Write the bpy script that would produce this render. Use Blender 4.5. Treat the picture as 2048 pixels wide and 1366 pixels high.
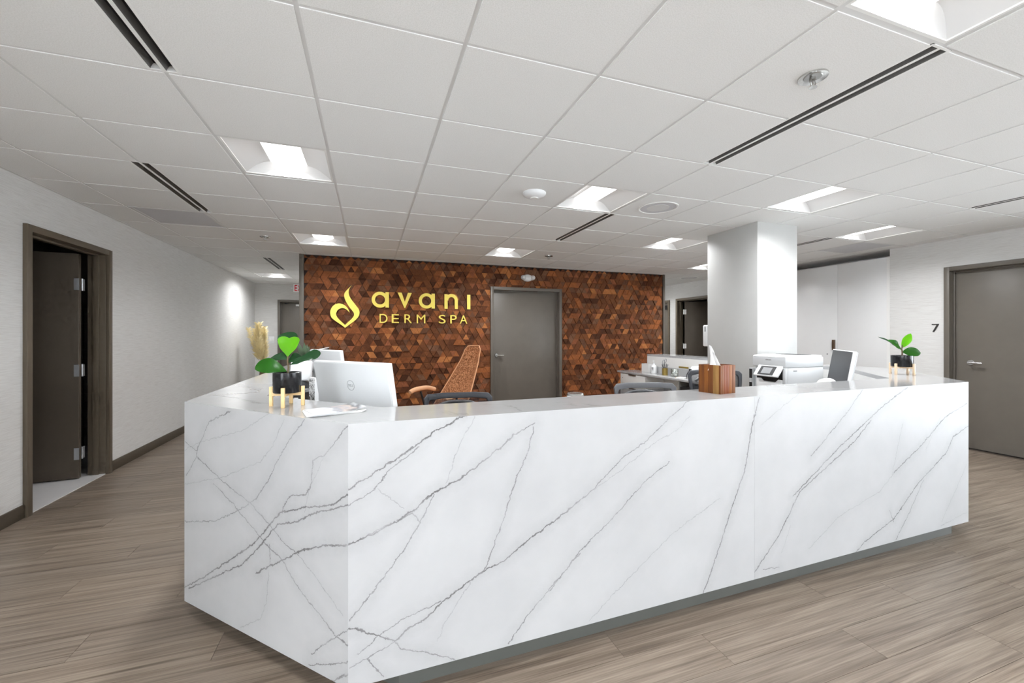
import bpy, bmesh, math, random
from mathutils import Vector, Matrix

for o in list(bpy.data.objects):
    bpy.data.objects.remove(o, do_unlink=True)
SC = bpy.context.scene
COL = SC.collection
R = random.Random(7)
PI = math.pi

# ------------------------------------------------------------------ camera
EYE = 1.354
YAW = 0.33189
cam_d = bpy.data.cameras.new('camera')
cam = bpy.data.objects.new('camera', cam_d)
COL.objects.link(cam)
cam.location = (0.0, 0.0, EYE)
cam.rotation_euler = (PI / 2, 0.0, -YAW)
cam_d.sensor_width = 36.0
cam_d.lens = 830.4 / 2048 * 36.0
cam_d.shift_y = -13.1 / 2048
cam_d.clip_start = 0.05
cam_d.clip_end = 100
SC.camera = cam

# ------------------------------------------------------------------ world, exposure
W = bpy.data.worlds.new('sky')
SC.world = W          # daylight, let in by the added windows out of view
W.cycles.sampling_method = 'NONE'
W.use_nodes = True
W.node_tree.nodes['Background'].inputs[0].default_value = (0.87, 0.94, 1.0, 1)
W.node_tree.nodes['Background'].inputs[1].default_value = 7.7
SC.view_settings.view_transform = 'Standard'
SC.view_settings.look = 'None'
SC.view_settings.gamma = 1.0
SC.view_settings.use_curve_mapping = False
SC.view_settings.exposure = 0.68
SC.cycles.use_denoising = True
SC.cycles.use_adaptive_sampling = True
SC.cycles.adaptive_threshold = 0.06
SC.cycles.adaptive_min_samples = 12
SC.cycles.use_light_tree = False
SC.cycles.max_bounces = 7
SC.cycles.diffuse_bounces = 5
SC.cycles.glossy_bounces = 3
SC.cycles.transparent_max_bounces = 8
SC.cycles.sample_clamp_indirect = 4.0
LAMP = 3.0            # glow of the troffer lenses
LAMP_W = 16.0         # light given by each troffer

# ------------------------------------------------------------------ sizes
CEIL = 2.518
XL, XR = -2.42, 6.68           # side walls
YW = 6.655                     # wall that carries the wooden tiles
YF = 10.7                      # end of the left corridor
YB = -3.6                      # rear wall behind the viewpoint, with added glazing
GX, GY, TS = -0.244, 1.632, 0.61   # ceiling grid origin and pitch
T, BOT = 1.04, 0.106           # desk ledge height, underside of the stone panels


# ------------------------------------------------------------------ material helpers
def lin(c):
    return tuple(((v / 255) / 12.92 if v / 255 <= 0.04045 else ((v / 255 + 0.055) / 1.055) ** 2.4) for v in c) + (1.0,)


class NT:
    def __init__(s, name):
        s.m = bpy.data.materials.new(name)
        s.m.use_nodes = True
        s.t = s.m.node_tree
        s.b = s.t.nodes['Principled BSDF']

    def n(s, typ, **kw):
        nd = s.t.nodes.new(typ)
        for k, v in kw.items():
            setattr(nd, k, v)
        return nd

    def l(s, a, b):
        s.t.links.new(a, b)

    def set(s, k, v):
        s.b.inputs[k].default_value = v

    def coord(s, kind='Object'):
        return s.n('ShaderNodeTexCoord').outputs[kind]

    def mapping(s, src, scale=(1, 1, 1), rot=(0, 0, 0), loc=(0, 0, 0)):
        mp = s.n('ShaderNodeMapping')
        mp.inputs['Scale'].default_value = scale
        mp.inputs['Rotation'].default_value = rot
        mp.inputs['Location'].default_value = loc
        s.l(src, mp.inputs['Vector'])
        return mp.outputs[0]

    def noise(s, vec, scale=5, detail=3, rough=0.55, dist=0.0):
        nd = s.n('ShaderNodeTexNoise')
        nd.inputs['Scale'].default_value = scale
        nd.inputs['Detail'].default_value = detail
        nd.inputs['Roughness'].default_value = rough
        nd.inputs['Distortion'].default_value = dist
        s.l(vec, nd.inputs['Vector'])
        return nd.outputs[0]

    def ramp(s, fac, stops):
        r = s.n('ShaderNodeValToRGB')
        el = r.color_ramp.elements
        while len(el) < len(stops):
            el.new(0.5)
        for e, (p, c) in zip(el, stops):
            e.position = p
            e.color = c if len(c) == 4 else tuple(c) + (1,)
        s.l(fac, r.inputs[0])
        return r.outputs[0]

    def math(s, op, a, b=None, clamp=False):
        m = s.n('ShaderNodeMath', operation=op, use_clamp=clamp)
        for i, v in enumerate((a, b)):
            if v is None:
                continue
            if isinstance(v, (int, float)):
                m.inputs[i].default_value = v
            else:
                s.l(v, m.inputs[i])
        return m.outputs[0]

    def mix(s, fac, a, b, mode='MIX'):
        m = s.n('ShaderNodeMix', data_type='RGBA', blend_type=mode)
        for i, v in ((0, fac), (6, a), (7, b)):
            if isinstance(v, (int, float)):
                m.inputs[i].default_value = v
            elif isinstance(v, tuple):
                m.inputs[i].default_value = v
            else:
                s.l(v, m.inputs[i])
        return m.outputs[2]

    def bump(s, h, strength=0.2, dist=0.01):
        b = s.n('ShaderNodeBump')
        b.inputs['Strength'].default_value = strength
        b.inputs['Distance'].default_value = dist
        s.l(h, b.inputs['Height'])
        s.l(b.outputs[0], s.b.inputs['Normal'])


def plain(name, rgb, rough=0.5, metal=0.0, var=0.06, scale=8, bump=0.0, bscale=120, spec=0.5, coat=0.0, alpha=1.0):
    """paint, plastic, metal: one colour with faint procedural unevenness"""
    t = NT(name)
    c = lin(rgb)
    co = t.coord()
    nz = t.noise(co, scale, 3)
    a = tuple(max(0, v * (1 - var)) for v in c[:3]) + (1,)
    b = tuple(min(1, v * (1 + var)) for v in c[:3]) + (1,)
    t.l(t.ramp(nz, [(0.3, a), (0.7, b)]), t.b.inputs['Base Color'])
    t.set('Roughness', rough)
    t.set('Metallic', metal)
    t.set('Specular IOR Level', spec)
    t.set('Coat Weight', coat)
    if bump:
        t.bump(t.noise(co, bscale, 2), bump, 0.002)
    return t.m


MAT = {}


def mk():
    M = MAT
    # --- wall covering: horizontally streaked off-white cloth
    def cloth(name, base, lo, axis):
        t = NT(name)
        co = t.coord()
        sc = (2.2, 2.2, 120) if axis == 'h' else (55, 55, 2.2)
        n1 = t.noise(t.mapping(co, sc), 5.0, 4, 0.6)
        n2 = t.noise(t.mapping(co, (0.8, 0.8, 30)), 6.0, 2)
        f = t.math('MULTIPLY', n1, n2)
        t.l(t.ramp(f, [(0.10, lin(lo)), (0.30, lin(base))]), t.b.inputs['Base Color'])
        t.set('Roughness', 0.75)
        t.set('Specular IOR Level', 0.25)
        t.bump(n1, 0.35, 0.004)
        return t.m
    M['cloth'] = cloth('wall_cloth', (217, 216, 214), (198, 195, 192), 'h')
    M['paint'] = plain('white_wall_paint', (236, 235, 233), 0.6, var=0.02)
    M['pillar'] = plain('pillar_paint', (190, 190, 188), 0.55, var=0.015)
    # --- ceiling
    t = NT('ceiling_tile_mineral')
    co = t.coord()
    n1 = t.noise(co, 220, 2)
    t.l(t.ramp(n1, [(0.35, lin(( 226, 226, 224))), (0.6, lin((236, 236, 235)))]), t.b.inputs['Base Color'])
    t.set('Roughness', 0.9); t.set('Specular IOR Level', 0.1)
    t.bump(n1, 0.15, 0.002)
    M['tile'] = t.m
    M['grid'] = plain('ceiling_grid_enamel', (218, 218, 217), 0.5, var=0.01)
    M['plenum'] = plain('plenum_slab', (120, 120, 120), 0.9)
    M['vent_grey'] = plain('perforated_vent_face', (204, 204, 207), 0.6, var=0.03, scale=160)
    M['slot_black'] = plain('diffuser_slot_black', (20, 20, 21), 0.6)
    M['slot_dark'] = plain('diffuser_blade_grey', (92, 91, 89), 0.45)
    M['enamel'] = plain('white_enamel', (236, 236, 234), 0.4, var=0.01)
    M['reflector'] = plain('troffer_reflector_white', (214, 214, 214), 0.45, var=0.005)
    # lens
    t = NT('troffer_lens_lit')
    t.set('Base Color', (0.9, 0.9, 0.9, 1))
    t.set('Emission Color', (1.0, 0.975, 0.94, 1))
    t.set('Emission Strength', LAMP)
    t.m.cycles.emission_sampling = 'NONE'
    M['lens'] = t.m
    # --- floor planks
    def plank(name, use_attr):
        t = NT(name)
        co = t.coord('Generated' if False else 'Object')
        geo = t.n('ShaderNodeNewGeometry').outputs['Position']
        if use_attr:
            rnd = t.n('ShaderNodeAttribute', attribute_name='prand').outputs['Fac']
        else:
            rnd = t.n('ShaderNodeObjectInfo').outputs['Random']
        off = t.n('ShaderNodeCombineXYZ')
        t.l(t.math('MULTIPLY', rnd, 37.0), off.inputs[0])
        t.l(t.math('MULTIPLY', rnd, 91.0), off.inputs[1])
        add = t.n('ShaderNodeVectorMath', operation='ADD')
        t.l(geo, add.inputs[0]); t.l(off.outputs[0], add.inputs[1])
        v = add.outputs[0]
        fine = t.noise(t.mapping(v, (1.6, 95, 1)), 1.6, 5, 0.65)
        mid = t.noise(t.mapping(v, (0.7, 22, 1)), 1.5, 3, 0.6, 0.6)
        broad = t.noise(t.mapping(v, (0.5, 5, 1)), 1.2, 2)
        f = t.math('ADD', t.math('MULTIPLY', fine, 0.55), t.math('MULTIPLY', mid, 0.55))
        c = t.ramp(f, [(0.34, lin((79, 68, 58))), (0.47, lin((113, 100, 88))), (0.56, lin((130, 117, 104))), (0.70, lin((153, 140, 126)))])
        tone = t.math('ADD', t.math('MULTIPLY', rnd, 0.26), t.math('MULTIPLY', broad, 0.22))
        c = t.mix(1.0, c, t.ramp(tone, [(0.0, (0.80, 0.80, 0.81, 1)), (0.5, (1.06, 1.04, 1.02, 1))]), 'MULTIPLY')
        t.l(c, t.b.inputs['Base Color'])
        t.l(t.ramp(fine, [(0.3, (0.42,) * 3), (0.7, (0.34,) * 3)]), t.b.inputs['Roughness'])
        t.set('Specular IOR Level', 0.4)
        t.bump(fine, 0.12, 0.002)
        return t.m
    M['plank'] = plank('floor_plank_wood', False)
    M['plank_far'] = plank('floor_plank_wood_field', True)
    M['subfloor'] = plain('floor_joint_dark', (88, 76, 66), 0.7)
    # --- joinery and doors
    M['bronze'] = plain('bronze_frame_enamel', (100, 94, 86), 0.42, var=0.03, spec=0.4)
    M['leaf_door'] = plain('door_leaf_enamel', (106, 100, 92), 0.4, var=0.03, bump=0.05, spec=0.4)
    M['bronze_brown'] = plain('brown_bronze_enamel', (100, 90, 77), 0.45, var=0.03, spec=0.35)
    M['brown_door'] = plain('brown_door_leaf_enamel', (90, 81, 71), 0.5, var=0.03, bump=0.05, spec=0.3)
    M['base_brown'] = plain('baseboard_vinyl_brown', (84, 75, 63), 0.55, var=0.04)
    M['chrome'] = plain('satin_chrome', (210, 210, 208), 0.22, 1.0, 0.02)
    M['steel'] = plain('brushed_steel', (176, 176, 174), 0.38, 1.0, 0.05, 60)
    M['laminate'] = plain('white_laminate', (228, 227, 225), 0.35, var=0.01)
    M['gloss_white'] = plain('white_high_gloss_door', (222, 222, 222), 0.33, var=0.008)
    M['handle_brown'] = plain('handle_bronze', (92, 74, 58), 0.4, 0.3)
    M['kick'] = plain('plinth_grey_laminate', (86, 87, 83), 0.5, var=0.02)
    M['grey_lam'] = plain('grey_laminate_panel', (176, 174, 168), 0.5, var=0.02)
    M['gold'] = plain('brass_gold_lettering', (255, 228, 104), 0.5, 0.0, 0.04)
    M['number_black'] = plain('number_black_metal', (42, 40, 38), 0.5)
    # --- wooden triangle tiles: colour attribute and grain from the uv map
    t = NT('wall_tile_wood')
    col = t.n('ShaderNodeAttribute', attribute_name='col').outputs['Color']
    uv = t.n('ShaderNodeUVMap', uv_map='UVMap').outputs[0]
    g = t.noise(t.mapping(uv, (9, 150, 1)), 1.0, 4, 0.6, 0.4)
    k = t.noise(t.mapping(uv, (14, 30, 1)), 1.0, 2)
    c = t.mix(1.0, col, t.ramp(g, [(0.30, (0.72, 0.70, 0.68, 1)), (0.5, (1, 1, 1, 1)), (0.72, (1.25, 1.24, 1.22, 1))]), 'MULTIPLY')
    c = t.mix(0.5, c, t.mix(1.0, c, t.ramp(k, [(0.3, (0.75, 0.72, 0.7, 1)), (0.7, (1.25, 1.25, 1.25, 1))]), 'MULTIPLY'))
    t.l(c, t.b.inputs['Base Color'])
    t.set('Roughness', 0.7); t.set('Specular IOR Level', 0.12)
    t.bump(g, 0.2, 0.002)
    M['woodtile'] = t.m
    M['tile_back'] = plain('tile_backing_dark', (44, 28, 20), 0.8)
    # --- plastics and other small things
    M['black'] = plain('black_plastic', (32, 32, 34), 0.4)
    M['black_gloss'] = plain('black_glazed_ceramic', (20, 20, 22), 0.2, var=0.1, spec=0.4)
    M['screen'] = plain('dark_screen_glass', (46, 47, 50), 0.4, var=0.03, spec=0.25)
    M['white_plastic'] = plain('white_plastic', (232, 233, 234), 0.35, var=0.01)
    M['grey_plastic'] = plain('light_grey_plastic', (206, 208, 210), 0.4, var=0.01)
    M['mid_grey'] = plain('mid_grey_plastic', (140, 141, 143), 0.45)
    M['logo_grey'] = plain('logo_grey_print', (136, 138, 140), 0.4)
    M['chair_frame'] = plain('chair_frame_charcoal', (54, 56, 62), 0.45)
    M['chair_frame_grey'] = plain('chair_frame_grey', (92, 93, 97), 0.45)
    M['chair_seat'] = plain('chair_seat_fabric_black', (40, 41, 44), 0.9, bump=0.4, bscale=400)
    M['silver'] = plain('silver_plastic', (190, 191, 194), 0.3, 0.5)
    M['bamboo'] = plain('bamboo_light', (222, 188, 136), 0.45, var=0.08, scale=30)
    M['pine'] = plain('pine_pale', (226, 200, 168), 0.5, var=0.08, scale=30)
    M['soil'] = plain('potting_soil', (52, 40, 30), 0.95, var=0.3, scale=80)
    M['stem'] = plain('plant_stem_brown', (98, 84, 58), 0.7, var=0.2, scale=40)
    M['tissue'] = plain('white_tissue', (244, 244, 244), 0.8, var=0.01)
    M['paper'] = plain('white_paper', (240, 240, 238), 0.55, var=0.01)
    M['red'] = plain('exit_letter_red', (214, 44, 58), 0.5)
    M['yellow_brown'] = plain('brass_brown', (150, 128, 66), 0.4, 0.4)
    M['tile_floor'] = plain('bathroom_floor_tile', (214, 212, 212), 0.3, var=0.05, scale=3)
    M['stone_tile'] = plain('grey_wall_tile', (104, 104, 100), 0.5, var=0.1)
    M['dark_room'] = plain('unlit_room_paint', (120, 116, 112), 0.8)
    M['cup_red'] = plain('red_packaging', (150, 70, 60), 0.5)
    # leaves
    def leaf(name, c1, c2, rough):
        t = NT(name)
        uv = t.n('ShaderNodeUVMap', uv_map='UVMap').outputs[0]
        sep = t.n('ShaderNodeSeparateXYZ'); t.l(uv, sep.inputs[0])
        ax = t.math('ABSOLUTE', t.math('SUBTRACT', sep.outputs[0], 0.5))
        rib = t.math('LESS_THAN', ax, 0.022)
        w = t.n('ShaderNodeTexWave', wave_type='BANDS', bands_direction='Y')
        cmb = t.n('ShaderNodeCombineXYZ')
        t.l(t.math('SUBTRACT', sep.outputs[1], t.math('MULTIPLY', ax, 0.9)), cmb.inputs[1])
        t.l(cmb.outputs[0], w.inputs['Vector'])
        w.inputs['Scale'].default_value = 2.3
        w.inputs['Distortion'].default_value = 0.6
        vein = t.math('GREATER_THAN', w.outputs['Fac'], 0.965)
        f = t.math('MAXIMUM', rib, t.math('MULTIPLY', vein, 0.5))
        n = t.noise(uv, 5, 3)
        base = t.ramp(n, [(0.3, lin(c1)), (0.7, lin(c2))])
        t.l(t.mix(f, base, lin(tuple(min(255, v * 1.25 + 25) for v in c2))), t.b.inputs['Base Color'])
        t.set('Roughness', rough)
        t.set('Subsurface Weight', 0.0)
        tr = t.n('ShaderNodeBsdfTranslucent')
        t.l(t.mix(0.0, base, base), tr.inputs['Color'])
        ms = t.n('ShaderNodeMixShader'); ms.inputs[0].default_value = 0.25
        out = t.t.nodes['Material Output']
        t.l(t.b.outputs[0], ms.inputs[1]); t.l(tr.outputs[0], ms.inputs[2]); t.l(ms.outputs[0], out.inputs[0])
        return t.m
    M['leaf_lime'] = leaf('leaf_lime_green', (112, 190, 20), (136, 214, 30), 0.4)
    M['leaf_green'] = leaf('leaf_mid_green', (40, 104, 30), (66, 140, 40), 0.3)
    M['leaf_dark'] = leaf('leaf_dark_glossy_green', (44, 84, 52), (70, 118, 74), 0.22)
    M['leaf_pale'] = leaf('leaf_pale_variegated', (150, 170, 140), (70, 96, 70), 0.4)
    # chair mesh fabric with see-through holes
    t = NT('chair_mesh_fabric')
    uvm = t.mapping(t.coord(), (1, 1, 1))
    ch = t.n('ShaderNodeTexChecker'); ch.inputs['Scale'].default_value = 420
    t.l(uvm, ch.inputs['Vector'])
    t.set('Base Color', lin((46, 47, 52))); t.set('Roughness', 0.8)
    tp = t.n('ShaderNodeBsdfTransparent')
    ms = t.n('ShaderNodeMixShader')
    t.l(t.math('MULTIPLY', ch.outputs['Fac'], 0.62), ms.inputs[0])
    t.l(t.b.outputs[0], ms.inputs[1]); t.l(tp.outputs[0], ms.inputs[2])
    t.l(ms.outputs[0], t.t.nodes['Material Output'].inputs[0])
    M['mesh'] = t.m
    # glass of the added windows
    t = NT('window_glass')
    tp = t.n('ShaderNodeBsdfTransparent'); gl = t.n('ShaderNodeBsdfGlossy'); gl.inputs['Roughness'].default_value = 0.02
    ms = t.n('ShaderNodeMixShader'); ms.inputs[0].default_value = 0.06
    t.l(tp.outputs[0], ms.inputs[1]); t.l(gl.outputs[0], ms.inputs[2]); t.l(ms.outputs[0], t.t.nodes['Material Output'].inputs[0])
    M['glass'] = t.m
    t = NT('clear_jar_glass')
    tp = t.n('ShaderNodeBsdfTransparent'); tp.inputs[0].default_value = (0.93, 0.95, 0.93, 1)
    gl = t.n('ShaderNodeBsdfGlossy'); gl.inputs['Roughness'].default_value = 0.05
    ms = t.n('ShaderNodeMixShader'); ms.inputs[0].default_value = 0.18
    t.l(tp.outputs[0], ms.inputs[1]); t.l(gl.outputs[0], ms.inputs[2]); t.l(ms.outputs[0], t.t.nodes['Material Output'].inputs[0])
    M['jar'] = t.m
    # tan woven fabric
    t = NT('tan_boucle_fabric')
    co = t.coord()
    n1 = t.noise(t.mapping(co, (1, 1, 0.5)), 85, 3, 0.75)
    t.l(t.ramp(n1, [(0.38, lin((128, 78, 46))), (0.5, lin((206, 144, 98))), (0.62, lin((240, 188, 142)))]), t.b.inputs['Base Color'])
    t.set('Roughness', 0.9); t.bump(n1, 0.5, 0.004)
    M['tan'] = t.m
    M['tan_piping'] = plain('tan_piping', (206, 150, 108), 0.8)
    M['tan_arm'] = plain('tan_arm_pad', (214, 164, 124), 0.7, bump=0.3, bscale=300)
    # acacia strips of the tissue box: colour by object
    def acacia(name, a, b):
        t = NT(name)
        co = t.coord()
        g = t.noise(t.mapping(co, (70, 70, 6)), 1.0, 4, 0.6, 0.5)
        t.l(t.ramp(g, [(0.25, lin(a)), (0.75, lin(b))]), t.b.inputs['Base Color'])
        t.set('Specular IOR Level', 0.25); t.set('Roughness', 0.5); t.bump(g, 0.1, 0.001)
        return t.m
    M['ac1'] = acacia('acacia_amber', (112, 64, 26), (142, 88, 40))
    M['ac2'] = acacia('acacia_brown', (92, 50, 21), (118, 70, 33))
    M['ac3'] = acacia('acacia_red', (98, 48, 22), (122, 64, 32))
    M['ac4'] = acacia('acacia_pale', (128, 92, 48), (154, 116, 68))
    # printed black and white pattern
    t = NT('print_black_white')
    n = t.noise(t.coord(), 55, 3, 0.7, 1.5)
    t.l(t.ramp(n, [(0.47, lin((24, 24, 24))), (0.52, lin((230, 230, 230)))]), t.b.inputs['Base Color'])
    t.set('Roughness', 0.4)
    M['print'] = t.m
    # magazine cover: soft grey and skin tones over white
    t = NT('magazine_cover_print')
    n = t.noise(t.coord(), 9, 3, 0.6, 0.8)
    sepx = t.n('ShaderNodeSeparateXYZ'); t.l(t.coord(), sepx.inputs[0])
    k = t.math('ADD', t.math('ADD', t.math('MULTIPLY', sepx.outputs[0], 4.6), 0.42), t.math('MULTIPLY', t.math('SUBTRACT', n, 0.5), 1.0))
    t.l(t.ramp(k, [(0.25, lin((228, 228, 230))), (0.42, lin((168, 168, 174))), (0.6, lin((206, 188, 178))), (0.74, lin((104, 104, 108))), (0.9, lin((214, 216, 218)))]), t.b.inputs['Base Color'])
    t.set('Roughness', 0.2)
    M['magazine'] = t.m
    # pampas
    M['pampas'] = plain('pampas_straw', (246, 230, 186), 0.9, var=0.12, scale=6)
    M['vase'] = plain('vase_brown_glass', (120, 96, 80), 0.3)


# ------------------------------------------------------------------ stone with traced veins
def marble(name, segs=None, seed=0.0, axes='xz'):
    t = NT(name)
    co = t.coord()
    co = t.mapping(co, loc=(seed, seed * 0.7, 0)) if segs is None else co
    cloud = t.noise(co, 2.2, 4, 0.6)
    base = t.ramp(cloud, [(0.3, lin((168, 168, 169))), (0.7, lin((179, 179, 180)))])
    fine = t.noise(co, 42, 3, 0.7)
    fac = None
    if segs:
        nz = t.n('ShaderNodeTexNoise'); nz.inputs['Scale'].default_value = 30; nz.inputs['Detail'].default_value = 4; nz.inputs['Roughness'].default_value = 0.7
        t.l(co, nz.inputs['Vector'])
        sub = t.n('ShaderNodeVectorMath', operation='SUBTRACT'); t.l(nz.outputs['Color'], sub.inputs[0]); sub.inputs[1].default_value = (0.5, 0.5, 0.5)
        sc = t.n('ShaderNodeVectorMath', operation='MULTIPLY'); t.l(sub.outputs[0], sc.inputs[0]); sc.inputs[1].default_value = (0.030, 0.0, 0.030)
        fl = t.n('ShaderNodeVectorMath', operation='MULTIPLY'); t.l(co, fl.inputs[0]); fl.inputs[1].default_value = (1, 0, 1)
        ad = t.n('ShaderNodeVectorMath', operation='ADD'); t.l(fl.outputs[0], ad.inputs[0]); t.l(sc.outputs[0], ad.inputs[1])
        p = ad.outputs[0]
        brk = t.noise(co, 7, 2)
        for wc, (wd, st) in {1: (0.0016, 0.34), 2: (0.0021, 0.66), 3: (0.0029, 0.80)}.items():
            dmin = None
            for (w, ax, az, bx, bz) in segs:
                if w != wc:
                    continue
                dx, dz = bx - ax, bz - az
                L2 = max(dx * dx + dz * dz, 1e-6)
                v = t.n('ShaderNodeVectorMath', operation='SUBTRACT'); t.l(p, v.inputs[0]); v.inputs[1].default_value = (ax, 0, az)
                d = t.n('ShaderNodeVectorMath', operation='DOT_PRODUCT'); t.l(v.outputs[0], d.inputs[0]); d.inputs[1].default_value = (dx / L2, 0, dz / L2)
                h = t.math('MULTIPLY', d.outputs['Value'], 1.0, True)
                q = t.n('ShaderNodeVectorMath', operation='MULTIPLY_ADD'); q.inputs[0].default_value = (-dx, 0, -dz); t.l(h, q.inputs[1]); t.l(v.outputs[0], q.inputs[2])
                ln = t.n('ShaderNodeVectorMath', operation='LENGTH'); t.l(q.outputs[0], ln.inputs[0])
                dmin = ln.outputs['Value'] if dmin is None else t.math('MINIMUM', dmin, ln.outputs['Value'])
            if dmin is None:
                continue
            core = t.ramp(t.math('DIVIDE', dmin, wd * 2), [(0.28, (1, 1, 1)), (0.62, (0, 0, 0))])
            halo = t.ramp(t.math('DIVIDE', dmin, 0.05), [(0.0, (0.32, 0.32, 0.32)), (1.0, (0, 0, 0))])
            core = t.math('MULTIPLY', core, t.ramp(brk, [(0.3, (0.35,) * 3), (0.6, (1,) * 3)]))
            f = t.math('MULTIPLY', t.math('ADD', core, t.math('MULTIPLY', halo, fine)), st)
            fac = f if fac is None else t.math('MAXIMUM', fac, f)
    else:
        mp = t.mapping(co, (1.0, 1.0, 1.0), (0, 0, 0.7))
        n1 = t.noise(t.mapping(mp, (0.7, 2.2, 2.2)), 1.1, 6, 0.62, 0.7)
        d1 = t.math('ABSOLUTE', t.math('SUBTRACT', n1, 0.5))
        f1 = t.ramp(d1, [(0.0, (0.42,) * 3), (0.012, (0, 0, 0))])
        msk = t.ramp(t.noise(co, 1.3, 2), [(0.45, (0,) * 3), (0.62, (1,) * 3)])
        fac = t.math('MULTIPLY', f1, msk)
    spk = t.ramp(fine, [(0.70, (0, 0, 0)), (0.80, (0.12, 0.12, 0.12))])
    fac = t.math('ADD', fac, spk)
    t.l(t.mix(fac, base, lin((84, 82, 82))), t.b.inputs['Base Color'])
    t.set('Roughness', 0.42 if segs else 0.12)
    t.set('Specular IOR Level', 0.4 if segs else 0.7)
    return t.m


mk()
V_CH= [(2,0.845,1.033,0.742,0.929),(2,0.742,0.929,0.674,0.842),(2,0.674,0.842,0.632,0.774),(2,0.632,0.774,0.545,0.678),(2,0.545,0.678,0.507,0.657),(2,1.074,1.035,1.013,0.969),(2,1.013,0.969,0.955,0.914),(2,0.955,0.914,0.895,0.889),(2,0.895,0.889,0.883,0.788),(2,0.883,0.788,0.852,0.75),(2,0.852,0.75,0.768,0.735),(2,0.768,0.735,0.722,0.684),(2,0.722,0.684,0.715,0.656),(1,0.961,0.923,0.87,0.77),(1,0.87,0.77,0.848,0.682),(3,0.004,0.17,0.187,0.275),(3,0.187,0.275,0.53,0.493),(3,0.53,0.493,0.701,0.654),(3,0.701,0.654,0.845,0.703),(3,0.845,0.703,0.99,0.738),(3,0.99,0.738,1.077,0.789),(3,0.039,0.174,0.453,0.391),(3,0.453,0.391,0.559,0.481),(3,0.559,0.481,0.687,0.607),(3,0.687,0.607,0.82,0.647),(3,0.82,0.647,0.919,0.7),(3,0.919,0.7,1.077,0.754),(2,0.105,0.797,0.299,0.721),(2,0.299,0.721,0.499,0.661),(2,0.499,0.661,0.632,0.596),(2,0.632,0.596,0.728,0.542),(2,0.728,0.542,0.814,0.515),(2,0.239,0.697,0.39,0.631),(2,0.39,0.631,0.589,0.524),(2,0.589,0.524,0.646,0.501),(2,0.646,0.501,0.715,0.474),(2,0.715,0.474,0.794,0.4),(2,0.794,0.4,1.013,0.276),(2,1.013,0.276,1.077,0.258),(1,0.814,0.515,0.919,0.45),(1,0.919,0.45,1.052,0.356),(2,0.004,0.851,0.105,0.822),(2,0.105,0.822,0.105,0.797),(2,0.105,0.797,0.016,0.697),(2,0.004,0.477,0.257,0.533),(2,0.257,0.533,0.374,0.585),(2,0.374,0.585,0.499,0.651),(3,1.077,0.609,0.967,0.588),(3,0.967,0.588,0.845,0.544),(3,0.845,0.544,0.768,0.5),(3,0.768,0.5,0.646,0.435),(3,0.646,0.435,0.552,0.38),(2,0.639,0.513,0.639,0.438),(1,0.632,0.409,0.617,0.281),(1,0.617,0.281,0.581,0.202),(1,0.581,0.202,0.445,0.123),(1,0.004,0.815,0.132,0.866),(1,0.132,0.866,0.469,0.957),(1,0.469,0.957,0.632,1.04),(1,0.004,0.654,0.308,0.732),(1,0.308,0.732,0.574,0.837),(1,0.574,0.837,0.646,0.9),(1,0.646,0.9,0.728,1.022),(2,0.366,1.027,0.204,0.964),(2,0.204,0.964,0.151,0.889),(2,0.151,0.889,0.105,0.822),(2,0.883,0.163,1.013,0.268),(2,1.013,0.268,1.077,0.32),(2,0.87,0.117,1.077,0.199),(3,0.99,0.1,1.077,0.16)]
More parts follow.
